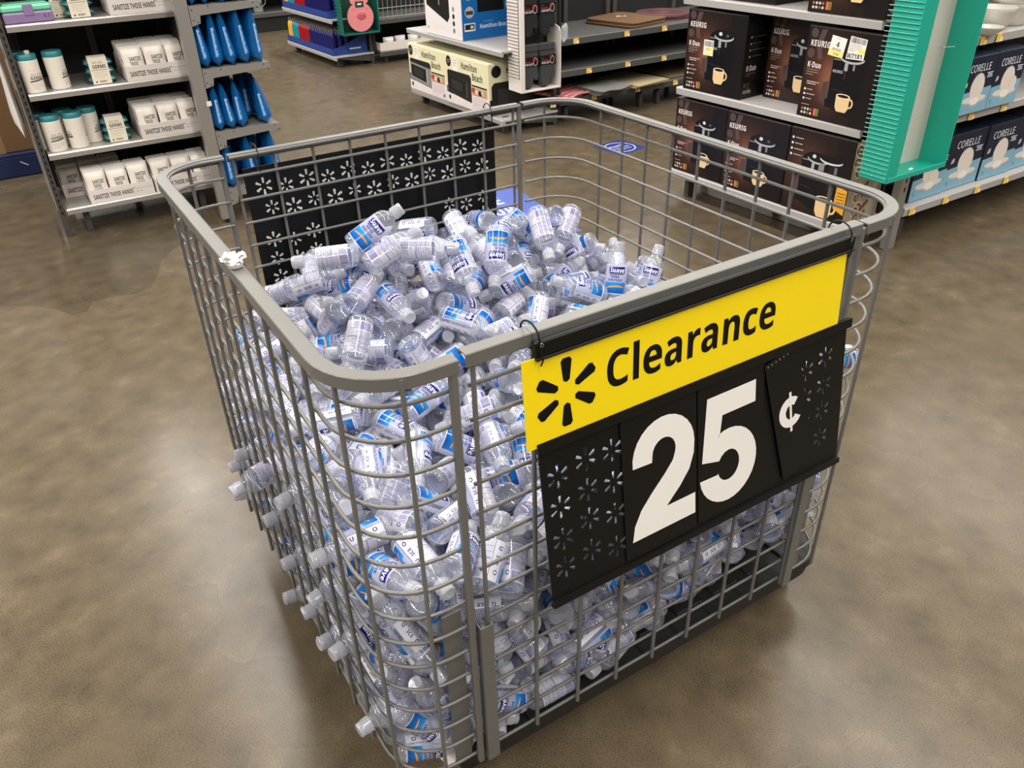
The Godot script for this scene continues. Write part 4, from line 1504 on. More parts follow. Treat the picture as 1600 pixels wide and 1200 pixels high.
func build_left_display():
	var rg := RandomNumberGenerator.new(); rg.seed = 5
	var z := -2.51
	var fr := at(Vector3(0, 0, z))
	var t := shelving("shelf_unit", "grey metal display shelf with black back holding wipes at upper left", fr, .715, .40, [.137, .400, .664, .948, 1.235], .030, M.shelfbright, M.pegboard, 1.6, -.088)
	part("slotted_upright", Mb.new(M.shelfdark).box(Vector3(-.108, .8, -.03), Vector3(.026, 1.6, .03), .002), t)
	var sl := Mb.new(M.blackink)
	for k in 50: sl.box(Vector3(-.108, .12 + .03 * k, -.0148), Vector3(.006, .016, .001))
	part("slot_row", sl, t)
	part("side_panel", Mb.new(M.shelf).box(Vector3(-.122, .86, -.20), Vector3(.003, 1.45, .38)), t)
	# trays of packets
	var pk := pouch_mesh(.095, .135, .024, M.packet, M.packetback)
	var seal := Mb.new(M.packetback)
	for k in 11: seal.box(Vector3(-.0425 + .0085 * k, .138 + (.002 if k % 2 else 0.0), 0), Vector3(.0086, .012, .0016))
	var seal_m := seal.mesh()
	var trays := [[.332, .948, 0.0, .20, "top shelf by the teal pack stack"], [.332, .664, 0.0, .24, "second shelf from top"], [.330, .400, 0.0, .24, "third shelf from top"], [.026, .137, 0.0, .165, "bottom shelf, middle tray"], [.330, .137, 0.0, .165, "bottom shelf, right tray"], [-.068, .137, -.185, .165, "bottom shelf, rear left tray"]]
	for q in trays.size():
		var a: Array = trays[q]
		display_tray("white card tray printed SANITIZE THOSE HANDS, %s" % a[4], at(Vector3(a[0], a[1], z + a[2])), .296, a[3], .066, .10)
		var nrow := int(a[3] / .034)
		for r in nrow:
			for k in 3:
				if q == 1 and r == 1 and k == 0: continue
				var o := thing("wipe_packet", "white wipe packet, %s row, %s column, %s" % [ordinal(r) + (" (front)" if r == 0 else " back"), ["left", "middle", "right"][k], a[4].replace("tray", "").strip_edges()], "packet", Vector3.ZERO, 0, "white wipe packets in card trays")
				var bs := Basis(Vector3.UP, rg.randf_range(-.05, .05)) * Basis(Vector3.RIGHT, -.10 - rg.randf() * .10)
				var dy := rg.randf_range(-.006, .006) + (-.014 if (q == 1 and r == 0) else .0)
				o.transform = Transform3D(bs, Vector3(a[0] + .05 + .0975 * k, a[1] + .008 + maxf(dy, 0), z + a[2] - .019 - .033 * r))
				if dy < 0: o.position.y = a[1] + .005
				part("pouch", pk, o); part("seal", seal_m, o)
	# wipe canisters
	var body := Mb.new(M.canister).lathe([Vector2(.041, .004), Vector2(.042, .134)], 28, PI * .5, TAU)
	body.use(M.canwhite).lathe([Vector2(0, 0), Vector2(.038, 0), Vector2(.041, .003), Vector2(.041, .004)], 28).lathe([Vector2(.042, .134), Vector2(.0405, .138), Vector2(.039, .139)], 28)
	var lid := Mb.new(M.teallid).lathe([Vector2(.0395, .136), Vector2(.0415, .137), Vector2(.0415, .158), Vector2(.039, .161), Vector2(.030, .1615), Vector2(.029, .160), Vector2(0, .160)], 28)
	var bm: ArrayMesh = body.mesh(); var lm: ArrayMesh = lid.mesh()
	var nub: ArrayMesh = Mb.new(M.canwhite).lathe([Vector2(.011, .160), Vector2(.0115, .170), Vector2(.009, .173), Vector2(0, .173)], 14, 0, TAU, Transform3D(Basis(), Vector3(.004, 0, .012))).mesh()
	for c in [[-.048, .664, -.058, .35, "front, white snap cap on lid, second shelf"], [.058, .664, -.075, 1.0, "right rear one of second shelf"], [-.085, .664, -.155, .1, "left rear one of second shelf"], [-.036, .400, -.058, .15, "front left one of third shelf"], [.060, .400, -.062, 1.7, "front centre of third shelf, small print turned out"], [.132, .400, -.125, .9, "rear right one of third shelf"], [-.082, .400, -.135, 2.0, "rear left one of third shelf"], [.03, .400, -.15, .4, "hidden rear centre of third shelf"]]:
		var o := thing("wipe_canister", "white wipes canister with teal lid, %s" % c[4], "canister", Vector3(c[0], c[1], z + c[2]), c[3] + PI * .5, "white wipe canisters with teal lids")
		part("body", bm, o); part("lid", lm, o)
		if c[4].begins_with("front, white"): part("snap_cap", nub, o)
	# teal packs under a card band
	var pm := pouch_mesh(.125, .075, .036, M.tealpack, M.tealpack)
	for c in [[.215, .948, "top shelf, front"], [.15, .948, "top shelf, behind the lidded box"], [.232, .664, "second shelf"], [.232, .400, "third shelf"]]:
		var o := thing("wipe_pack_stack", "stack of teal wipe packs under cream card band, %s" % c[2], "packs", Vector3(c[0], c[1], z - .075 - (.06 if c[2].contains("behind") else 0.0)), rg.randf_range(-.08, .08), "teal wipe pack stacks")
		for k in 3: part("pack", pm, o, Transform3D(Basis(Vector3.UP, rg.randf_range(-.12, .12)) * Basis(Vector3.RIGHT, -PI / 2), Vector3(0, .019 + .036 * k, .037)))
		part("card_band", Mb.new(M.germcard).quad2(Vector3(-.04, .002, .0415), Vector3(.04, .002, .0415), Vector3(.04, .115, .0385), Vector3(-.04, .115, .0385), Vector3.BACK).use(M.card).box(Vector3(0, .115, 0), Vector3(.08, .0015, .076)), o)
	# mint and lilac storage box
	var o := thing("storage_box", "lilac plastic box with mint lid and lilac latch at the left of the top shelf", "box", Vector3(.01, .948, z - .075), .03)
	part("base", Mb.new(M.lilac).box(Vector3(0, .022, 0), Vector3(.195, .044, .13), .006), o)
	part("lid", Mb.new(M.mint).box(Vector3(0, .058, -.004), Vector3(.199, .028, .13), .008).box(Vector3(0, .074, -.012), Vector3(.17, .006, .10), .003), o)
	part("latch", Mb.new(M.lilac).box(Vector3(.005, .052, .065), Vector3(.038, .044, .006), .002), o)
	var lb := Mb.new(M.lilacdark)
	lb.box(Vector3(.062, .026, .0652), Vector3(.004, .012, .0006)); lb.box(Vector3(.068, .021, .0652), Vector3(.008, .002, .0006)); lb.box(Vector3(.078, .026, .0652), Vector3(.003, .014, .0006))
	part("print", lb, o)
	# white bag hung on the side, brown cartons and blue pallet behind
	var bag := pouch_mesh(.22, .40, .05, M.whitebag, M.whitebag, .2)
	single("hanging_bag", bag, "white plastic bag hanging on the side of the display shelf", "bag", Transform3D(Basis(Vector3.UP, -PI / 2), Vector3(-.152, .46, -2.75)))
	var p := thing("blue_pallet", "blue pallet with white mark under brown cartons at far left", "pallet", Vector3(-.45, 0, -4.05))
	part("deck", Mb.new(M.bluepallet).box(Vector3(0, .125, 0), Vector3(.98, .022, .62), .004), p)
	for k in 3: part("block", Mb.new(M.bluepallet).box(Vector3(-.42 + .42 * k, .057, .0), Vector3(.18, .114, .60), .006), p)
	part("side_board", Mb.new(M.bluepallet).box(Vector3(.16, .06, .304), Vector3(.40, .11, .012), .003), p)
	part("chalk_mark", Mb.new(M.whiteink).box(Vector3(.27, .075, .3108), Vector3(.045, .004, .001), 0, Basis(Vector3.BACK, -.6)), p)
	for c in [[-.28, .137, .52, .55, "lower"], [-.32, .69, .50, .45, "upper"]]:
		var b := thing("brown_carton", "plain brown cardboard carton, %s of two on blue pallet" % c[4], "carton", Vector3(c[0], c[1], -4.05), .02)
		part("carton", Mb.new(M.kraft).box(Vector3(0, c[3] / 2, 0), Vector3(c[2], c[3], .55), .004), b)
		part("tape", Mb.new(M.krafttape).box(Vector3(0, c[3] / 2, .2756), Vector3(.05, c[3], .001)), b)

func build_wing():
	var rg := RandomNumberGenerator.new(); rg.seed = 8
	var z := -2.25
	var t := thing("shelf_unit", "grey end of metal shelving stocked with blue pouches right of the wipes", "shelving")
	part("end_post", Mb.new(M.shelf).box(Vector3(.588, .80, z - .02), Vector3(.056, 1.56, .045), .003), t)
	part("leveller", Mb.new(M.blackplastic).box(Vector3(.592, .012, z - .02), Vector3(.03, .024, .03), .003), t)
	part("back_panel", Mb.new(M.pegboard).box(Vector3(.612, .85, z - .55), Vector3(.014, 1.45, 1.0)), t)
	for y in [.165, .440, .722, .986, 1.26]:
		var s := part("shelf", Mb.new(M.shelf).box(Vector3(.772, y - .006, z - .52), Vector3(.305, .012, 1.04), .002).box(Vector3(.924, y - .018, z - .52), Vector3(.010, .034, 1.04), .003), t)
		part("end_plate", Mb.new(M.shelf).prism(PackedVector2Array([Vector2(.617, y), Vector2(.928, y), Vector2(.932, y - .026), Vector2(.66, y - .04), Vector2(.655, y - .072), Vector2(.617, y - .082)]), z - .003, .006), s)
		var hl := Mb.new(M.blackink)
		for h in [[.628, -.016], [.628, -.058], [.645, -.066], [.70, -.006], [.90, -.008]]: hl.lathe([Vector2(.003, 0), Vector2(.0, .0006)], 8, 0, TAU, Transform3D(Basis(Vector3.RIGHT, PI / 2), Vector3(h[0], y + h[1], z + .0032)))
		part("bolt_hole", hl, s)
	part("paper_flag", Mb.new(M.card).box(Vector3(.615, .575, z + .006), Vector3(.022, .022, .001)), t)
	var bm := pouch_mesh(.14, .245, .080, M.bluepouch, M.bluepouch, .25)
	var gus: ArrayMesh = Mb.new(M.pouchprint).prism(PackedVector2Array([Vector2(-.012, .04), Vector2(.012, .04), Vector2(.008, .17), Vector2(-.006, .17)]), 0, 0, Transform3D(Basis(Vector3.UP, 0), Vector3(.0, 0, .064)), Rect2(-.012, .04, .024, .13)).mesh()
	var lev := {.722: "middle shelf", .440: "third shelf", .165: "low shelf", .986: "upper shelf"}
	for y in lev:
		for row in 3:
			for k in 5:
				if y == .44 and row == 0 and k == 3: continue
				if y == .165 and row == 0 and (k == 1 or k == 3): continue
				var sc: float = .86 if y == .44 else 1.0
				var o := thing("blue_pouch", "blue pouch on edge, %s, %s row, %s from grey post" % [lev[y], ["front", "second", "rear"][row], ordinal(k)], "pouch", Vector3.ZERO, 0, "blue pouches on the end shelving")
				o.transform = Transform3D(Basis(Vector3.UP, rg.randf_range(-.25, .25)) * Basis(Vector3.BACK, rg.randf_range(-.02, .14)) * Basis(Vector3.UP, PI / 2) * Basis.from_scale(Vector3(1, sc, 1)), Vector3(.652 + .058 * k, y + .001, z - .075 - .14 * row))
				part("pouch", bm, o)
				part("edge_print", gus, o, Transform3D(Basis(Vector3.UP, -PI / 2), Vector3(-.004, 0, 0)))

func build_brewers():
	var rg := RandomNumberGenerator.new(); rg.seed = 11
	var fr := at(Vector3(2.621, 0, -1.282), deg_to_rad(-87.5))
	shelving("shelf_unit", "white lipped end shelving stacked with coffee maker cartons", fr, 1.03, .25, [.140, .543, .946], .036, M.shelfwhite, M.pegboard, 1.7)
	var f0: Material = M.brew0; var f1: Material = M.brew1; var s0: Material = M.brewside0; var s1: Material = M.brewside1; var k: Material = M.brewrest
	var g := "coffee maker cartons on the end shelving"
	var b1 := carton("coffee_maker_box", "coffee maker box with small yellow barcode sticker, left on middle shelf", "box", fr * at(Vector3(.212, .544, -.004), .03), Vector3(.345, .352, .24), k, f0, s0, g)
	part("price_sticker", Mb.new(M.st2).quad2(Vector3(-.062, .165, .0022), Vector3(-.004, .165, .0022), Vector3(-.004, .232, .0022), Vector3(-.062, .232, .0022), Vector3.BACK), b1)
	carton("coffee_maker_box", "coffee maker box pushed back in shadow between the two middle shelf boxes", "box", fr * at(Vector3(.555, .544, -.145)), Vector3(.30, .345, .095), k, f0, s0, g)
	var b2 := carton("coffee_maker_box", "coffee maker box with two white stickers numbered 4 and W7181", "box", fr * at(Vector3(.885, .544, .004), -.02), Vector3(.345, .352, .24), k, f0, s0, g)
	part("price_sticker", Mb.new(M.st0).quad2(Vector3(-.066, .256, .0022), Vector3(.004, .249, .0022), Vector3(.014, .322, .0022), Vector3(-.056, .330, .0022), Vector3.BACK), b2)
	part("price_sticker", Mb.new(M.st1).quad2(Vector3(.020, .252, .0022), Vector3(.100, .254, .0022), Vector3(.103, .330, .0022), Vector3(.028, .336, .0022), Vector3.BACK), b2)
	carton("coffee_maker_box", "coffee maker box at left of bottom shelf behind bin rail", "box", fr * at(Vector3(.168, .142, -.006)), Vector3(.328, .350, .24), k, f0, s0, g)
	carton("coffee_maker_box", "coffee maker box in the middle of the bottom shelf", "box", fr * at(Vector3(.517, .142, -.002)), Vector3(.358, .350, .24), k, f0, s0, g)
	carton("coffee_maker_box", "coffee maker box with orange note and cup pictures on its side, bottom right", "box", fr * at(Vector3(.866, .142, .002)), Vector3(.325, .352, .24), k, f1, s1, g)
	carton("coffee_maker_box", "coffee maker box on top shelf at left, cut by picture edge", "box", fr * at(Vector3(.33, .947, -.03)), Vector3(.34, .352, .21), k, f0, s0, g)
	carton("coffee_maker_box", "coffee maker box on top shelf at right, beside teal rack", "box", fr * at(Vector3(.865, .947, .006)), Vector3(.35, .352, .24), k, f0, s0, g)

func build_teal_rack():
	var t := thing("side_rack", "teal metal side rack with wire rungs, open and empty, beside coffee maker boxes", "rack")
	var m: Material = M.teal
	var x0 := 2.52; var x1 := 2.885; var y0 := .42; var y1 := 1.55; var zb := -.118; var zf := .0
	part("side_wall", Mb.new(m).box(Vector3(x1, (y0 + y1) / 2, (zb + zf) / 2), Vector3(.005, y1 - y0, zf - zb), .001), t)
	part("side_wall", Mb.new(m).box(Vector3(x0, (y0 + y1) / 2, (zb + zf) / 2), Vector3(.005, y1 - y0, zf - zb), .001), t)
	part("front_flange", Mb.new(m).prism(PackedVector2Array([Vector2(x0, y0), Vector2(x0 + .055, y0), Vector2(x0 + .075, y1), Vector2(x0, y1)]), zf - .004, .005), t)
	part("base_tray", Mb.new(m).box(Vector3((x0 + x1) / 2, y0, (zb + zf) / 2), Vector3(x1 - x0, .006, zf - zb), .001).box(Vector3((x0 + x1) / 2, y0 + .008, zf), Vector3(x1 - x0, .02, .004), .001), t)
	part("back_sheet", Mb.new(M.offwhite).box(Vector3((x0 + x1) / 2, (y0 + y1) / 2, zb), Vector3(x1 - x0, y1 - y0, .004)), t)
	part("hang_hook", Mb.new(M.shine).tube([Vector3(2.70, .865, zb), Vector3(2.74, .868, zb + .05), Vector3(2.775, .873, zb + .10)], .0018, 6), t)
	part("bracket_plate", Mb.new(M.shelfdark).prism(PackedVector2Array([Vector2(2.60, .76), Vector2(2.63, .76), Vector2(2.635, .84), Vector2(2.61, .845)]), zb + .003, .004).use(M.offwhite).box(Vector3(2.622, .82, zb + .009), Vector3(.018, .016, .003)), t)
	part("bottom_scuff", Mb.new(M.whiteink).box(Vector3(2.74, y0 + .0035, -.05), Vector3(.03, .001, .012), 0, Basis(Vector3.UP, .3)), t)
	for k in 66:
		var y := y0 + .016 + .0168 * k
		part("rung", Mb.new(M.tealwire).tube([Vector3(x0 - .004, y, zf - .004), Vector3(x0 - .005, y, zb - .018)], .0019, 5), t)

func build_dishes():
	var fr := at(Vector3(2.955, 0, -.165))
	var tg := []
	for x in [.05, .29, .53, .76, 1.02]: tg.append([0, x])
	for x in [.10, .31, .55, .80]: tg.append([1, x])
	for x in [.25, .36, .60]: tg.append([2, x])
	var t := shelving("shelf_unit", "grey aisle shelving with boxed dinnerware and bowls on the right", fr, 1.75, .46, [.180, .545, .850], .040, M.shelfwhite, M.pegboard, 1.7, 0.0, tg)
	part("end_upright", Mb.new(M.shelf).box(Vector3(-.035, .8, -.02), Vector3(.05, 1.6, .04), .003).use(M.blackink).box(Vector3(-.035, .31, .0005), Vector3(.008, .02, .001)).box(Vector3(-.035, .27, .0005), Vector3(.008, .02, .001)), t)
	var g := "boxed dinnerware sets on the right shelving"
	var k: Material = M.navybox
	var xs := [.058, .303, .568, .828, 1.08, 1.34]
	for i in 6:
		var w: float = (xs[i + 1] - xs[i] if i < 5 else .25) - .004
		carton("dinnerware_box", "navy and pale blue dinnerware box, bottom shelf, %s from teal rack" % ordinal(i), "box", fr * at(Vector3(xs[i] + w / 2, .182, -.03 - (.006 if i % 2 else 0.0))), Vector3(w, .250, .25), k, [M.dish2, M.dish0, M.dish0, M.dish1, M.dish0, M.dish1][i], M.navyside, g, M.navyside)
	xs = [-.02, .152, .373]
	for i in 3:
		var w := .218
		carton("dinnerware_box", "navy and pale blue dinnerware box, middle shelf, %s from teal rack" % ordinal(i), "box", fr * at(Vector3(.030 + w * .0 + .222 * i, .547, .03 - .003 * i)), Vector3(w, .228, .25), k, [M.dish0, M.dish0, M.dish1][i], M.navyside, g, M.navyside)
	# bowls
	for b in [[.395, -.06, .080, 1, "front"], [.565, -.09, .098, 2, "middle"], [.80, -.10, .105, 2, "right"], [.27, .0, .055, 1, "small shallow"]]:
		for s in b[3]:
			var r: float = b[2]
			var hgt: float = .085 if r > .06 else .03
			var pr := [Vector2(0, .004), Vector2(r * .55, .003), Vector2(r * .60, 0), Vector2(r * .66, .004), Vector2(r * .86, hgt * .40), Vector2(r * .95, hgt * .80), Vector2(r * .97, hgt * .82), Vector2(r, hgt * .98), Vector2(r, hgt), Vector2(r * .965, hgt), Vector2(r * .92, hgt * .78), Vector2(r * .80, hgt * .40), Vector2(r * .5, .012), Vector2(0, .010)]
			var o := single("bowl", Mb.new(M.china).lathe(pr, 32), "white ceramic %s bowl on the upper right shelf%s" % [b[4], "" if b[3] == 1 else (", lower of two nested" if s == 0 else ", upper of two nested")], "bowl", fr * at(Vector3(b[0], .851 + .032 * s, b[1] - .0)), "white bowls on the right shelving")

func build_ovens():
	var rg := RandomNumberGenerator.new(); rg.seed = 21
	var fr := at(Vector3(2.47, 0, -3.985), deg_to_rad(-88))
	shelving("shelf_unit", "white lipped end shelving holding microwave oven boxes behind the bin", fr, 1.24, .44, [.098, .515], .034, M.shelfwhite, M.pegboard, 1.5)
	var g := "boxed microwave ovens on the end shelving"
	carton("microwave_box", "cream box picturing a steel microwave, left of two on bottom shelf", "box", fr * at(Vector3(.276, .10, .006)), Vector3(.545, .316, .35), M.creambox, M.oven0, M.ovenside, g)
	carton("microwave_box", "cream box picturing a black microwave, right of two on bottom shelf", "box", fr * at(Vector3(.826, .10, .010)), Vector3(.545, .318, .36), M.creambox, M.oven1, M.ovenside, g)
	carton("microwave_box", "white fronted microwave box with blue side on the upper shelf", "box", fr * at(Vector3(.525, .517, -.01)), Vector3(.485, .32, .42), M.whitebox, M.ovenw, M.ovenb, g)
	# white side rack with oven mitts
	var t := thing("side_rack", "white card side rack with thin wires holding oven mitts", "rack")
	var x0 := 2.597; var x1 := 2.893; var y0 := .272; var y1 := 1.35; var zb := -2.80; var zf := -2.65
	part("side_wall", Mb.new(M.card).box(Vector3(x0, (y0 + y1) / 2, (zb + zf) / 2), Vector3(.005, y1 - y0, zf - zb)), t)
	part("side_wall", Mb.new(M.card).prism(PackedVector2Array([Vector2(zb, y0), Vector2(zf, y0), Vector2(zf, .60), Vector2(zf - .02, .63), Vector2(zb, .66)]), x1 - .003, .006, Transform3D(Basis(Vector3.BACK, Vector3.UP, Vector3.RIGHT), Vector3.ZERO)), t)
	part("front_flange", Mb.new(M.card).box(Vector3(x0 + .012, (y0 + y1) / 2, zf), Vector3(.026, y1 - y0, .004)), t)
	part("base_tray", Mb.new(M.card).box(Vector3((x0 + x1) / 2, y0 + .004, (zb + zf) / 2), Vector3(x1 - x0, .008, zf - zb)), t)
	part("back_sheet", Mb.new(M.pegboard).box(Vector3((x0 + x1) / 2, (y0 + y1) / 2, zb), Vector3(x1 - x0, y1 - y0, .005)), t)
	for k in 46:
		var y := y0 + .085 + .0195 * k
		part("rung", Mb.new(M.wiregrey).tube([Vector3(x0 - .004, y, zf - .02), Vector3(x0 - .005, y, zb - .012)], .0014, 5), t)
	part("wire_rail", Mb.new(M.wiregrey).tube([Vector3(x0 - .005, y0 + .08, zf - .02), Vector3(x0 - .005, y1, zf - .02)], .0016, 5), t)
	var bagm := pouch_mesh(.075, .10, .03, M.clearbag, M.clearbag)
	single("plastic_bag", bagm, "clear crumpled plastic bag hooked over the right edge of the white rack", "bag", Transform3D(Basis(Vector3.UP, .5) * Basis(Vector3.BACK, .2), Vector3(2.93, .545, -2.655)))
	# mitts: grey hand with thumb, black card band
	var hand := [Vector2(-.050, .175), Vector2(-.052, .06), Vector2(-.048, .025), Vector2(-.036, .006), Vector2(-.018, 0), Vector2(.004, .004), Vector2(.016, .016), Vector2(.020, .040), Vector2(.026, .046), Vector2(.034, .038), Vector2(.044, .036), Vector2(.052, .044), Vector2(.054, .062), Vector2(.050, .085), Vector2(.050, .175)]
	for q in hand.size(): hand[q] = Vector2(hand[q].x * 1.12, hand[q].y * 1.30)
	var hp := PackedVector2Array(hand)
	for row in 2:
		for k in 2:
			var dark: bool = row == 1
			var yb: float = y0 + .012 + .30 * row
			var o := thing("oven_mitt", "%s oven mitt in black card band, %s of the white rack" % ["black" if dark else "grey", ["lower left", "lower right", "upper left", "upper right"][row * 2 + k]], "oven mitt", Vector3(x0 + .085 + .124 * k, yb, zf - .052 + .004 * k), -.06 + .05 * k, "oven mitts in the white rack")
			var hm: Material = M.mittdark if dark else M.mittgrey
			var mb := Mb.new(hm)
			mb.prism(hp, 0, .022)
			var inner := PackedVector2Array()
			for q in hp: inner.append(Vector2((q.x) * .86, .08 + (q.y - .08) * .9))
			mb.prism(inner, .022, .006); mb.prism(inner, -.005, .005)
			part("mitt", mb, o)
			part("cuff", Mb.new(hm).box(Vector3(0, .240, .011), Vector3(.122, .045, .032), .006), o)
			part("card_band", Mb.new(M.mittband).quad2(Vector3(-.060, .135, .0305), Vector3(.060, .135, .0305), Vector3(.060, .190, .0305), Vector3(-.060, .190, .0305), Vector3.BACK).use(M.board).box(Vector3(0, .1625, .0125), Vector3(.122, .055, .035)), o)

func build_mats():
	var tg := []
	for x in [.14, .56, .89]: tg.append([2, x])
	for x in [.25, .58, .905]: tg.append([1, x])
	for x in [-.04, .30, .68, 1.03]: tg.append([0, x])
	var fr := at(Vector3(2.94, 0, -2.75))
	shelving("shelf_unit", "dark grey aisle shelving with placemats behind the bin", fr, .815, .55, [.165, .345, .540], .046, M.shelfgrey, M.darkback, 1.5, .028, tg.filter(func(a): return a[1] < .84))
	var t2 := shelving("shelf_unit", "second bay of dark grey aisle shelving further right with purple round placemats", fr, 1.2, .55, [.165, .345, .540], .046, M.shelfgrey, M.darkback, 1.5, .845, tg.filter(func(a): return a[1] > .84))
	# stacks of placemats: each mat its own object
	var slab := func(w: float, d: float, th: float, r: float, m: Material) -> ArrayMesh:
		var p := PackedVector2Array()
		for c in [[w / 2 - r, d / 2 - r, 0.0], [-w / 2 + r, d / 2 - r, PI / 2], [-w / 2 + r, -d / 2 + r, PI], [w / 2 - r, -d / 2 + r, PI * 1.5]]:
			for k in 6:
				var a: float = c[2] + PI / 2 * k / 5.0
				p.append(Vector2(c[0] + cos(a) * r, c[1] + sin(a) * r))
		return Mb.new(m).prism(p, 0, th, Transform3D(Basis(Vector3.RIGHT, Vector3.BACK, Vector3.UP), Vector3.ZERO), Rect2(-w / 2, -d / 2, w, d)).mesh()
	var rg := RandomNumberGenerator.new(); rg.seed = 3
	var brown: ArrayMesh = slab.call(.40, .44, .006, .06, M.matbrown)
	for k in 5: single("placemat", brown, "brown woven placemat with rounded corners, %s from bottom of its stack" % ordinal(k), "placemat", at(Vector3(3.69 + rg.randf_range(-.012, .012), .541 + .0062 * k, -3.0 + rg.randf_range(-.012, .012)), .22 + rg.randf_range(-.03, .03)), "brown placemats on the top shelf")
	single("price_card", Mb.new(M.card).box(Vector3(0, .0006, 0), Vector3(.07, .0012, .03)).use(M.blackink).box(Vector3(.008, .0014, 0), Vector3(.03, .0006, .018)), "small white card lying on the brown placemat stack", "card", at(Vector3(3.70, .573, -3.06), -.5))
	for k in 5:
		var mb := Mb.new(M.matpurple).lathe([Vector2(0, .006), Vector2(.188, .006), Vector2(.19, .004), Vector2(.19, .001), Vector2(.188, 0), Vector2(0, 0)], 40)
		if k == 4:
			for q in 60:
				var a := TAU * q / 60
				mb.box(Vector3(cos(a) * .11, .0063, sin(a) * .11), Vector3(.14, .0012, .0035), 0, Basis(Vector3.UP, -a))
		single("round_placemat", mb, "purple round placemat with radial pleats, %s from bottom of its stack" % ordinal(k), "placemat", at(Vector3(4.05 + rg.randf_range(-.008, .008), .541 + .0068 * k, -3.02 + rg.randf_range(-.008, .008))), "purple round placemats")
	var beige: ArrayMesh = slab.call(.33, .42, .006, .006, M.matbeige)
	for k in 3: single("placemat", beige, "beige ribbed rectangular placemat, %s from bottom of its stack" % ordinal(k), "placemat", at(Vector3(3.69, .166 + .0062 * k, -2.91 + .006 * k), .10 + .03 * k), "beige placemats on the bottom shelf")
	part("toggle", Mb.new(M.board).box(Vector3(-.11, .003, .16), Vector3(.02, .002, .01)), get_child(get_child_count() - 1))
	single("placemat", slab.call(.34, .40, .008, .006, M.matkhaki), "khaki placemat at right end of bottom shelf behind the coffee cartons", "placemat", at(Vector3(4.12, .166, -3.0)))
	for s in [[M.matgrey, 3.33, -2.87, .10, 5, "grey striped cloth placemat", "grey cloth placemats"], [M.matred, 3.06, -2.92, .30, 4, "red and white gingham cloth placemat", "red gingham placemats"]]:
		for k in s[4]:
			var g := []
			for i in 9:
				var row := []
				for j in 9:
					var u := j / 8.0 - .5
					var v := i / 8.0 - .5
					row.append(Vector3(u * .30, .003 + .006 * k + .006 * sin(u * 7 + k) * (v + .5) + .004 * cos(v * 9), v * .40))
				g.append(row)
			var lo := []
			for row in g:
				var r2 := []
				for q in row: r2.append(q - Vector3(0, .004, 0))
				lo.append(r2)
			var mb := Mb.new(s[0]).grid(g).grid(lo, true)
			for e in [0, 8]: mb.grid([g[e], lo[e]])
			for e in [0, 8]:
				var ca := []; var cb := []
				for i in 9:
					ca.append(g[i][e]); cb.append(lo[i][e])
				mb.grid([ca, cb])
			single("placemat", mb, "%s, %s from bottom of its stack" % [s[5], ordinal(k)], "placemat", at(Vector3(s[1], .173, s[2] + .008 * k), s[3] + .02 * k), s[6])

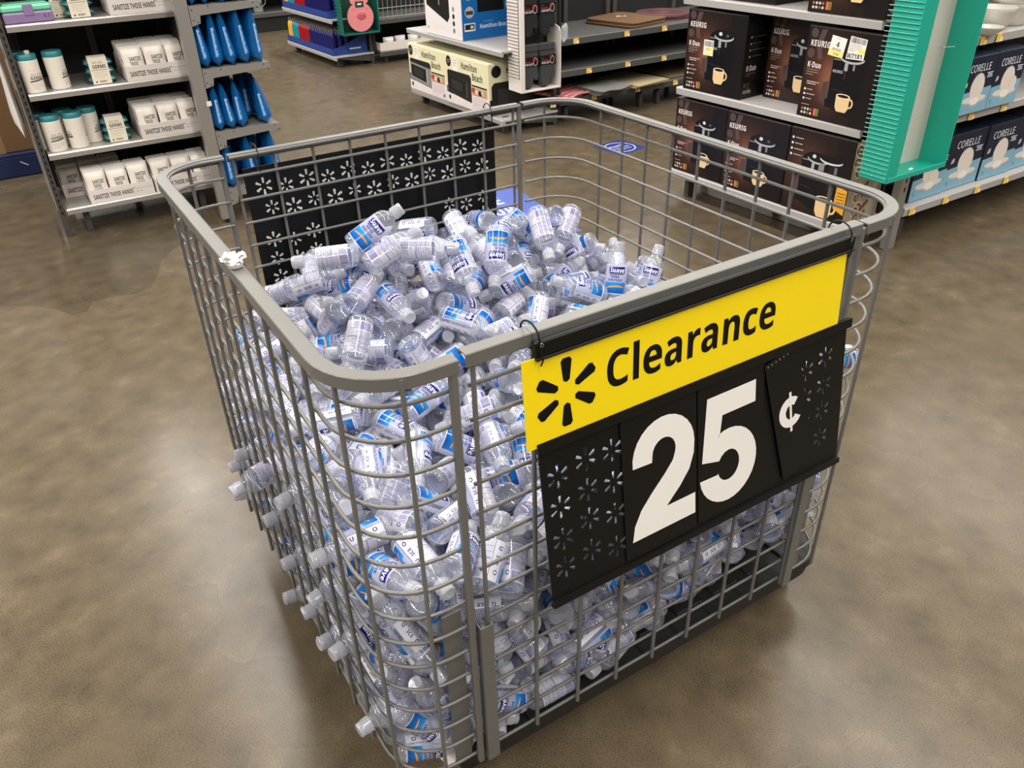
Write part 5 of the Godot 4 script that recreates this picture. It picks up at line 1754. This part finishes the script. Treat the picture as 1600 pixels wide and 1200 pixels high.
func build_far_end():
	var rg := RandomNumberGenerator.new(); rg.seed = 31
	var fr := at(Vector3(2.43, 0, -6.67), deg_to_rad(-88))
	shelving("shelf_unit", "white edged far end shelving with trays of coloured bottles", fr, 1.16, .38, [.100, .405], .036, M.shelfwhite, M.pegboard, 1.4)
	var body := [Vector2(0, 0), Vector2(.020, 0), Vector2(.0245, .004), Vector2(.0245, .135), Vector2(.022, .160), Vector2(.012, .180), Vector2(.011, .186)]
	var capm: ArrayMesh = Mb.new(M.greycap).lathe([Vector2(.0135, .182), Vector2(.0135, .202), Vector2(.006, .204), Vector2(.006, .216), Vector2(0, .217)], 12).mesh()
	var cols := ["yellow", "yellow", "teal", "teal", "teal", "red", "red", "red", "red", "red", "navy", "navy", "navy", "navy", "navy", "navy", "navy", "navy", "navy", "navy"]
	var cm := {}
	for c in ["yellow", "teal", "red", "navy"]: cm[c] = Mb.new(M["soap_" + c]).lathe(body, 14).mesh()
	for lv in 2:
		var y: float = [.101, .406][lv]
		var t := thing("bottle_tray", "blue card tray of coloured bottles, %s far end shelf" % ["bottom", "upper"][lv], "tray")
		t.transform = fr * at(Vector3(.02, y, .0))
		var c: Material = M.bluecard
		part("base", Mb.new(c).box(Vector3(.545, .003, -.17), Vector3(1.09, .005, .34)), t)
		part("front_panel", Mb.new(c).box(Vector3(.545, .028, -.002), Vector3(1.09, .056, .004)), t)
		for x in [0.0, 1.088]:
			part("side_panel", Mb.new(c).prism(PackedVector2Array([Vector2(0, 0), Vector2(-.34, 0), Vector2(-.34, .17), Vector2(-.10, .075), Vector2(0, .056)]), 0, .004, Transform3D(Basis(Vector3.BACK, Vector3.UP, Vector3.RIGHT), Vector3(x, 0, 0))), t)
		part("side_mark", Mb.new(M.whiteink).box(Vector3(1.0925, .045, -.22), Vector3(.0008, .010, .11)), t)
		for r in 3:
			for k in 20:
				var o := thing("coloured_bottle", "%s bottle with grey cap, %s tray, %s row, %s from the far end" % [cols[k], ["bottom", "upper"][lv], ["front", "middle", "rear"][r], ordinal(k)], "bottle", Vector3.ZERO, 0, "coloured bottles in blue trays")
				o.transform = fr * at(Vector3(.058 + .0535 * k, y + .006, -.032 - .06 * r))
				part("body", cm[cols[k]], o); part("cap", capm, o)
	# green side rack with pig board
	var t := thing("side_rack", "dark green card side rack with rungs holding the pig board", "rack")
	var x0 := 2.535; var x1 := 2.875; var y0 := .285; var zb := -5.52; var zf := -5.40
	part("side_wall", Mb.new(M.greencard).box(Vector3(x0, .70, (zb + zf) / 2), Vector3(.006, .84, zf - zb)), t)
	part("side_wall", Mb.new(M.greencard).box(Vector3(x1, .70, (zb + zf) / 2), Vector3(.006, .84, zf - zb)), t)
	part("back_sheet", Mb.new(M.greendark).box(Vector3((x0 + x1) / 2, .70, zb), Vector3(x1 - x0, .84, .006)), t)
	part("base_tray", Mb.new(M.greencard).box(Vector3((x0 + x1) / 2, y0, (zb + zf) / 2), Vector3(x1 - x0, .012, zf - zb)), t)
	for k in 30: part("rung", Mb.new(M.greencard).tube([Vector3(x0 - .004, y0 + .03 + .026 * k, zf), Vector3(x0 - .006, y0 + .03 + .026 * k, zb - .015)], .003, 5), t)
	var p := thing("pig_board", "pink pig shaped flat board with green tag in the green rack", "board", Vector3(2.715, y0 + .012, zf - .035), -.05)
	p.scale = Vector3(1.22, 1.12, 1)
	var hd := []
	hd.append_array(arc_pts(Vector2(0, .105), .098, .105, -90, 62, 14))
	hd.append_array([Vector2(.062, .205), Vector2(.075, .262), Vector2(.022, .224), Vector2(-.022, .224), Vector2(-.075, .262), Vector2(-.062, .205)])
	hd.append_array(arc_pts(Vector2(0, .105), .098, .105, 118, 262, 14))
	part("board", Mb.new(M.pink).prism(PackedVector2Array(hd), 0, .016), p)
	var sn := part("snout", Mb.new(M.pinkdark).lathe([Vector2(.036, 0), Vector2(.036, .003), Vector2(.033, .0045), Vector2(0, .0045)], 24, 0, TAU, Transform3D(Basis(Vector3.RIGHT, PI / 2), Vector3(.008, .115, .016)), 1.0, .75), p)
	part("nostril", Mb.new(M.blackink).lathe([Vector2(.006, .004), Vector2(0, .0055)], 10, 0, TAU, Transform3D(Basis(Vector3.RIGHT, PI / 2), Vector3(-.004, .115, .016))).lathe([Vector2(.006, .004), Vector2(0, .0055)], 10, 0, TAU, Transform3D(Basis(Vector3.RIGHT, PI / 2), Vector3(.020, .115, .016))), sn)
	part("eye", Mb.new(M.pinkdark).box(Vector3(-.045, .160, .0168), Vector3(.018, .005, .001), 0, Basis(Vector3.BACK, -.4)).box(Vector3(.05, .160, .0168), Vector3(.018, .005, .001), 0, Basis(Vector3.BACK, .4)), p)
	part("tag", Mb.new(M.greendark).box(Vector3(0, .196, .0175), Vector3(.062, .042, .002)).use(M.whiteink).box(Vector3(0, .198, .0188), Vector3(.03, .012, .0006)), p)
	# shelving beyond with white packs and a wire basket
	var f2 := at(Vector3(2.88, 0, -5.46))
	shelving("shelf_unit", "grey far aisle shelving with white packs and a wire basket", f2, 1.5, .45, [.105, .375], .045, M.shelfgrey, M.darkback, 1.4)
	for k in 2:
		var b := thing("pack_tray", "long grey white card tray of packs, far shelf, %s part" % ["left", "right"][k], "tray")
		b.transform = f2 * at(Vector3(.01 + .55 * k, .106, -.01))
		part("base", Mb.new(M.card).box(Vector3(.27, .002, -.15), Vector3(.54, .004, .30)), b)
		part("front_panel", Mb.new(M.card).box(Vector3(.27, .035, 0), Vector3(.54, .07, .004)), b)
		for x in [.002, .538]: part("side_panel", Mb.new(M.card).box(Vector3(x, .035, -.15), Vector3(.004, .07, .30)), b)
	var wp := pouch_mesh(.11, .10, .06, M.packetback, M.packetback)
	for k in 8:
		var o := thing("white_pack", "white wrapped pack with round grey mark, far shelf, %s from the left" % ordinal(k), "pack", Vector3.ZERO, 0, "white packs on the far shelf")
		o.transform = f2 * at(Vector3(.12 + .125 * k, .112, -.06 - .02 * (k % 2)))
		part("pack", wp, o)
		part("round_mark", Mb.new(M.wiregrey).lathe([Vector2(.012, 0), Vector2(0, .001)], 12, 0, TAU, Transform3D(Basis(Vector3.RIGHT, PI / 2), Vector3(0, .045, .031))), o)
	var bk := thing("wire_basket", "white wire basket front along the far shelf", "basket")
	bk.transform = f2 * at(Vector3(.02, .377, .0))
	for k in 30: part("wire", Mb.new(M.whitewire).tube([Vector3(.045 * k, 0, 0), Vector3(.045 * k, .17, .02)], .0022, 5), bk)
	for y in [.01, .085, .165]: part("wire", Mb.new(M.whitewire).tube([Vector3(0, y, .12 * y), Vector3(1.32, y, .12 * y)], .0028, 5), bk)
	# last aisle at the back
	var f3 := at(Vector3(-1.5, 0, -7.98))
	var t3 := shelving("shelf_unit", "dark low shelving of the last aisle at the top edge of the picture", f3, 6.5, .5, [.20, .52], .05, M.shelfgrey, M.darkback, 1.5)
	part("plinth", Mb.new(M.darkback).box(Vector3(3.25, .075, -.05), Vector3(6.5, .15, .06)), t3)
	var kt := thing("glass_jug", "clear glass jug with steel band on the far back shelf", "jug", Vector3(2.60, .201, -8.08))
	part("glass", Mb.new(M.jug).lathe([Vector2(0, .002), Vector2(.05, .002), Vector2(.055, .01), Vector2(.052, .12), Vector2(.045, .17), Vector2(.05, .19)], 20), kt)
	part("band", Mb.new(M.shine).lathe([Vector2(.0535, .06), Vector2(.055, .062), Vector2(.053, .10), Vector2(.0515, .10)], 20), kt)
	part("lid", Mb.new(M.shine).lathe([Vector2(.05, .188), Vector2(.05, .20), Vector2(.012, .206), Vector2(.01, .22), Vector2(0, .222)], 20), kt)
	part("handle", Mb.new(M.shine).tube([Vector3(.05, .16, 0), Vector3(.09, .15, 0), Vector3(.095, .09, 0), Vector3(.055, .05, 0)], .006, 7), kt)
	single("folded_cloth", Mb.new(M.polka).box(Vector3(0, .03, 0), Vector3(.42, .06, .28), .02), "red folded cloth with white dots on the far back shelf", "cloth", at(Vector3(2.15, .201, -8.17)))

func build_room():
	var x0 := -9.0; var x1 := 10.0; var z0 := -12.0; var z1 := 7.0; var h := 4.7
	var fl := structure("floor", Mb.new(M.floor).box(Vector3((x0 + x1) / 2, -.1, (z0 + z1) / 2), Vector3(x1 - x0 + .4, .2, z1 - z0 + .4)))
	var wp := PackedVector2Array()
	for q in [[-1.6, -2.05], [-.9, -1.97], [-.62, -1.90], [-.46, -1.86], [-.36, -1.80], [-.27, -1.70], [-.22, -1.60], [-.165, -1.60], [-.13, -1.68], [-.05, -1.69], [.03, -1.66], [.10, -1.68], [.15, -1.80], [.20, -1.97], [.27, -2.06], [.36, -2.12], [.55, -2.20], [.6, -3.4], [-1.6, -3.6]]: wp.append(Vector2(q[0], q[1]))
	part("worn_patch", Mb.new(M.floorpatch).prism(wp, 0, .0004, Transform3D(Basis(Vector3.RIGHT, Vector3.BACK, Vector3.UP), Vector3.ZERO)), fl)
	structure("ceiling", Mb.new(M.ceil).box(Vector3((x0 + x1) / 2, h + .1, (z0 + z1) / 2), Vector3(x1 - x0 + .4, .2, z1 - z0 + .4)))
	structure("wall_back", Mb.new(M.wall).box(Vector3((x0 + x1) / 2, h / 2, z0 - .1), Vector3(x1 - x0, h, .2)))
	structure("wall_front", Mb.new(M.wall).box(Vector3((x0 + x1) / 2, h / 2, z1 + .1), Vector3(x1 - x0, h, .2)))
	structure("wall_left", Mb.new(M.wall).box(Vector3(x0 - .1, h / 2, (z0 + z1) / 2), Vector3(.2, h, z1 - z0 + .4)))
	structure("wall_right", Mb.new(M.wall).box(Vector3(x1 + .1, h / 2, (z0 + z1) / 2), Vector3(.2, h, z1 - z0 + .4)))

func build_details():
	single("floor_decal", Mb.new(M.decal0).prism(_rc(-.12, -.12, .12, .12), 0, .0008, Transform3D(Basis(Vector3.RIGHT, -PI / 2).rotated(Vector3.UP, .12), Vector3(2.955, .0002, -2.10)), Rect2(-.12, -.12, .24, .24)), "square blue floor sticker with white ring of print, behind the bin", "sticker")
	single("floor_decal", Mb.new(M.decal1).prism(_rc(-.30, -.36, .30, .36), 0, .0008, Transform3D(Basis(Vector3.RIGHT, -PI / 2).rotated(Vector3.UP, -.10), Vector3(1.69, .0002, -1.52)), Rect2(-.30, -.36, .60, .72)), "large blue floor sticker with white footprints seen through the rear wires", "sticker")
	# torn white scrap knotted on the left rail
	var rg := RandomNumberGenerator.new(); rg.seed = 14
	var mb := Mb.new(M.whitebag)
	for k in 9:
		var g := []
		var a := rg.randf() * TAU
		var b := rg.randf_range(.2, 1.2)
		var l := rg.randf_range(.012, .026)
		for i in 4:
			var row := []
			for j in 4:
				var u := j / 3.0 - .5
				var v := i / 3.0
				row.append(Vector3(cos(a) * v * l - sin(a) * u * .014, .004 + sin(b * v * 2) * .010 + .004 * sin(u * 8 + k), sin(a) * v * l + cos(a) * u * .014))
			g.append(row)
		mb.grid(g)
	mb.lathe([Vector2(0, .014), Vector2(.009, .011), Vector2(.013, .004), Vector2(.011, -.002), Vector2(0, -.004)], 9)
	single("plastic_scrap", mb, "torn white plastic scrap knotted on the left bin rail", "scrap", at(Vector3(.0, .957, .60)))
	var pp := Mb.new(M.card)
	var g2 := []
	for i in 6:
		var row := []
		for j in 6: row.append(Vector3((j - 2.5) * .016, .003 + .006 * sin(i * 1.3 + j) + .002 * j, (i - 2.5) * .012))
		g2.append(row)
	pp.grid(g2)
	single("paper_scrap", pp, "crumpled white paper scrap on the pallet at the front left post", "paper", at(Vector3(.115, .150, .97), .3))

func build_lights():
	for i in 5:
		var x: float = [-6.97, -3.27, .43, 4.13, 7.83][i]
		var t := thing("ceiling_light", "long white fluorescent strip light on the ceiling, %s row from the left" % ordinal(i), "lamp", Vector3(x, 4.6, -2.5), 0, "ceiling strip lights")
		part("housing", Mb.new(M.ceil).box(Vector3(0, .045, 0), Vector3(.34, .07, 18.2), .01), t)
		part("tube", Mb.new(M.glow).box(Vector3(0, 0, 0), Vector3(.24, .02, 18.0), .006), t)
		var l := AreaLight3D.new()
		l.name = "strip_light"
		l.area_size = Vector2(.24, 18.0)
		l.light_energy = LAMP
		l.light_color = Color(1.0, .98, .955)
		l.shadow_enabled = true
		l.area_range = 30.0
		l.area_attenuation = 2.0
		l.transform = Transform3D(Basis(Vector3.RIGHT, -PI / 2), Vector3(0, -.025, 0))
		t.add_child(l)
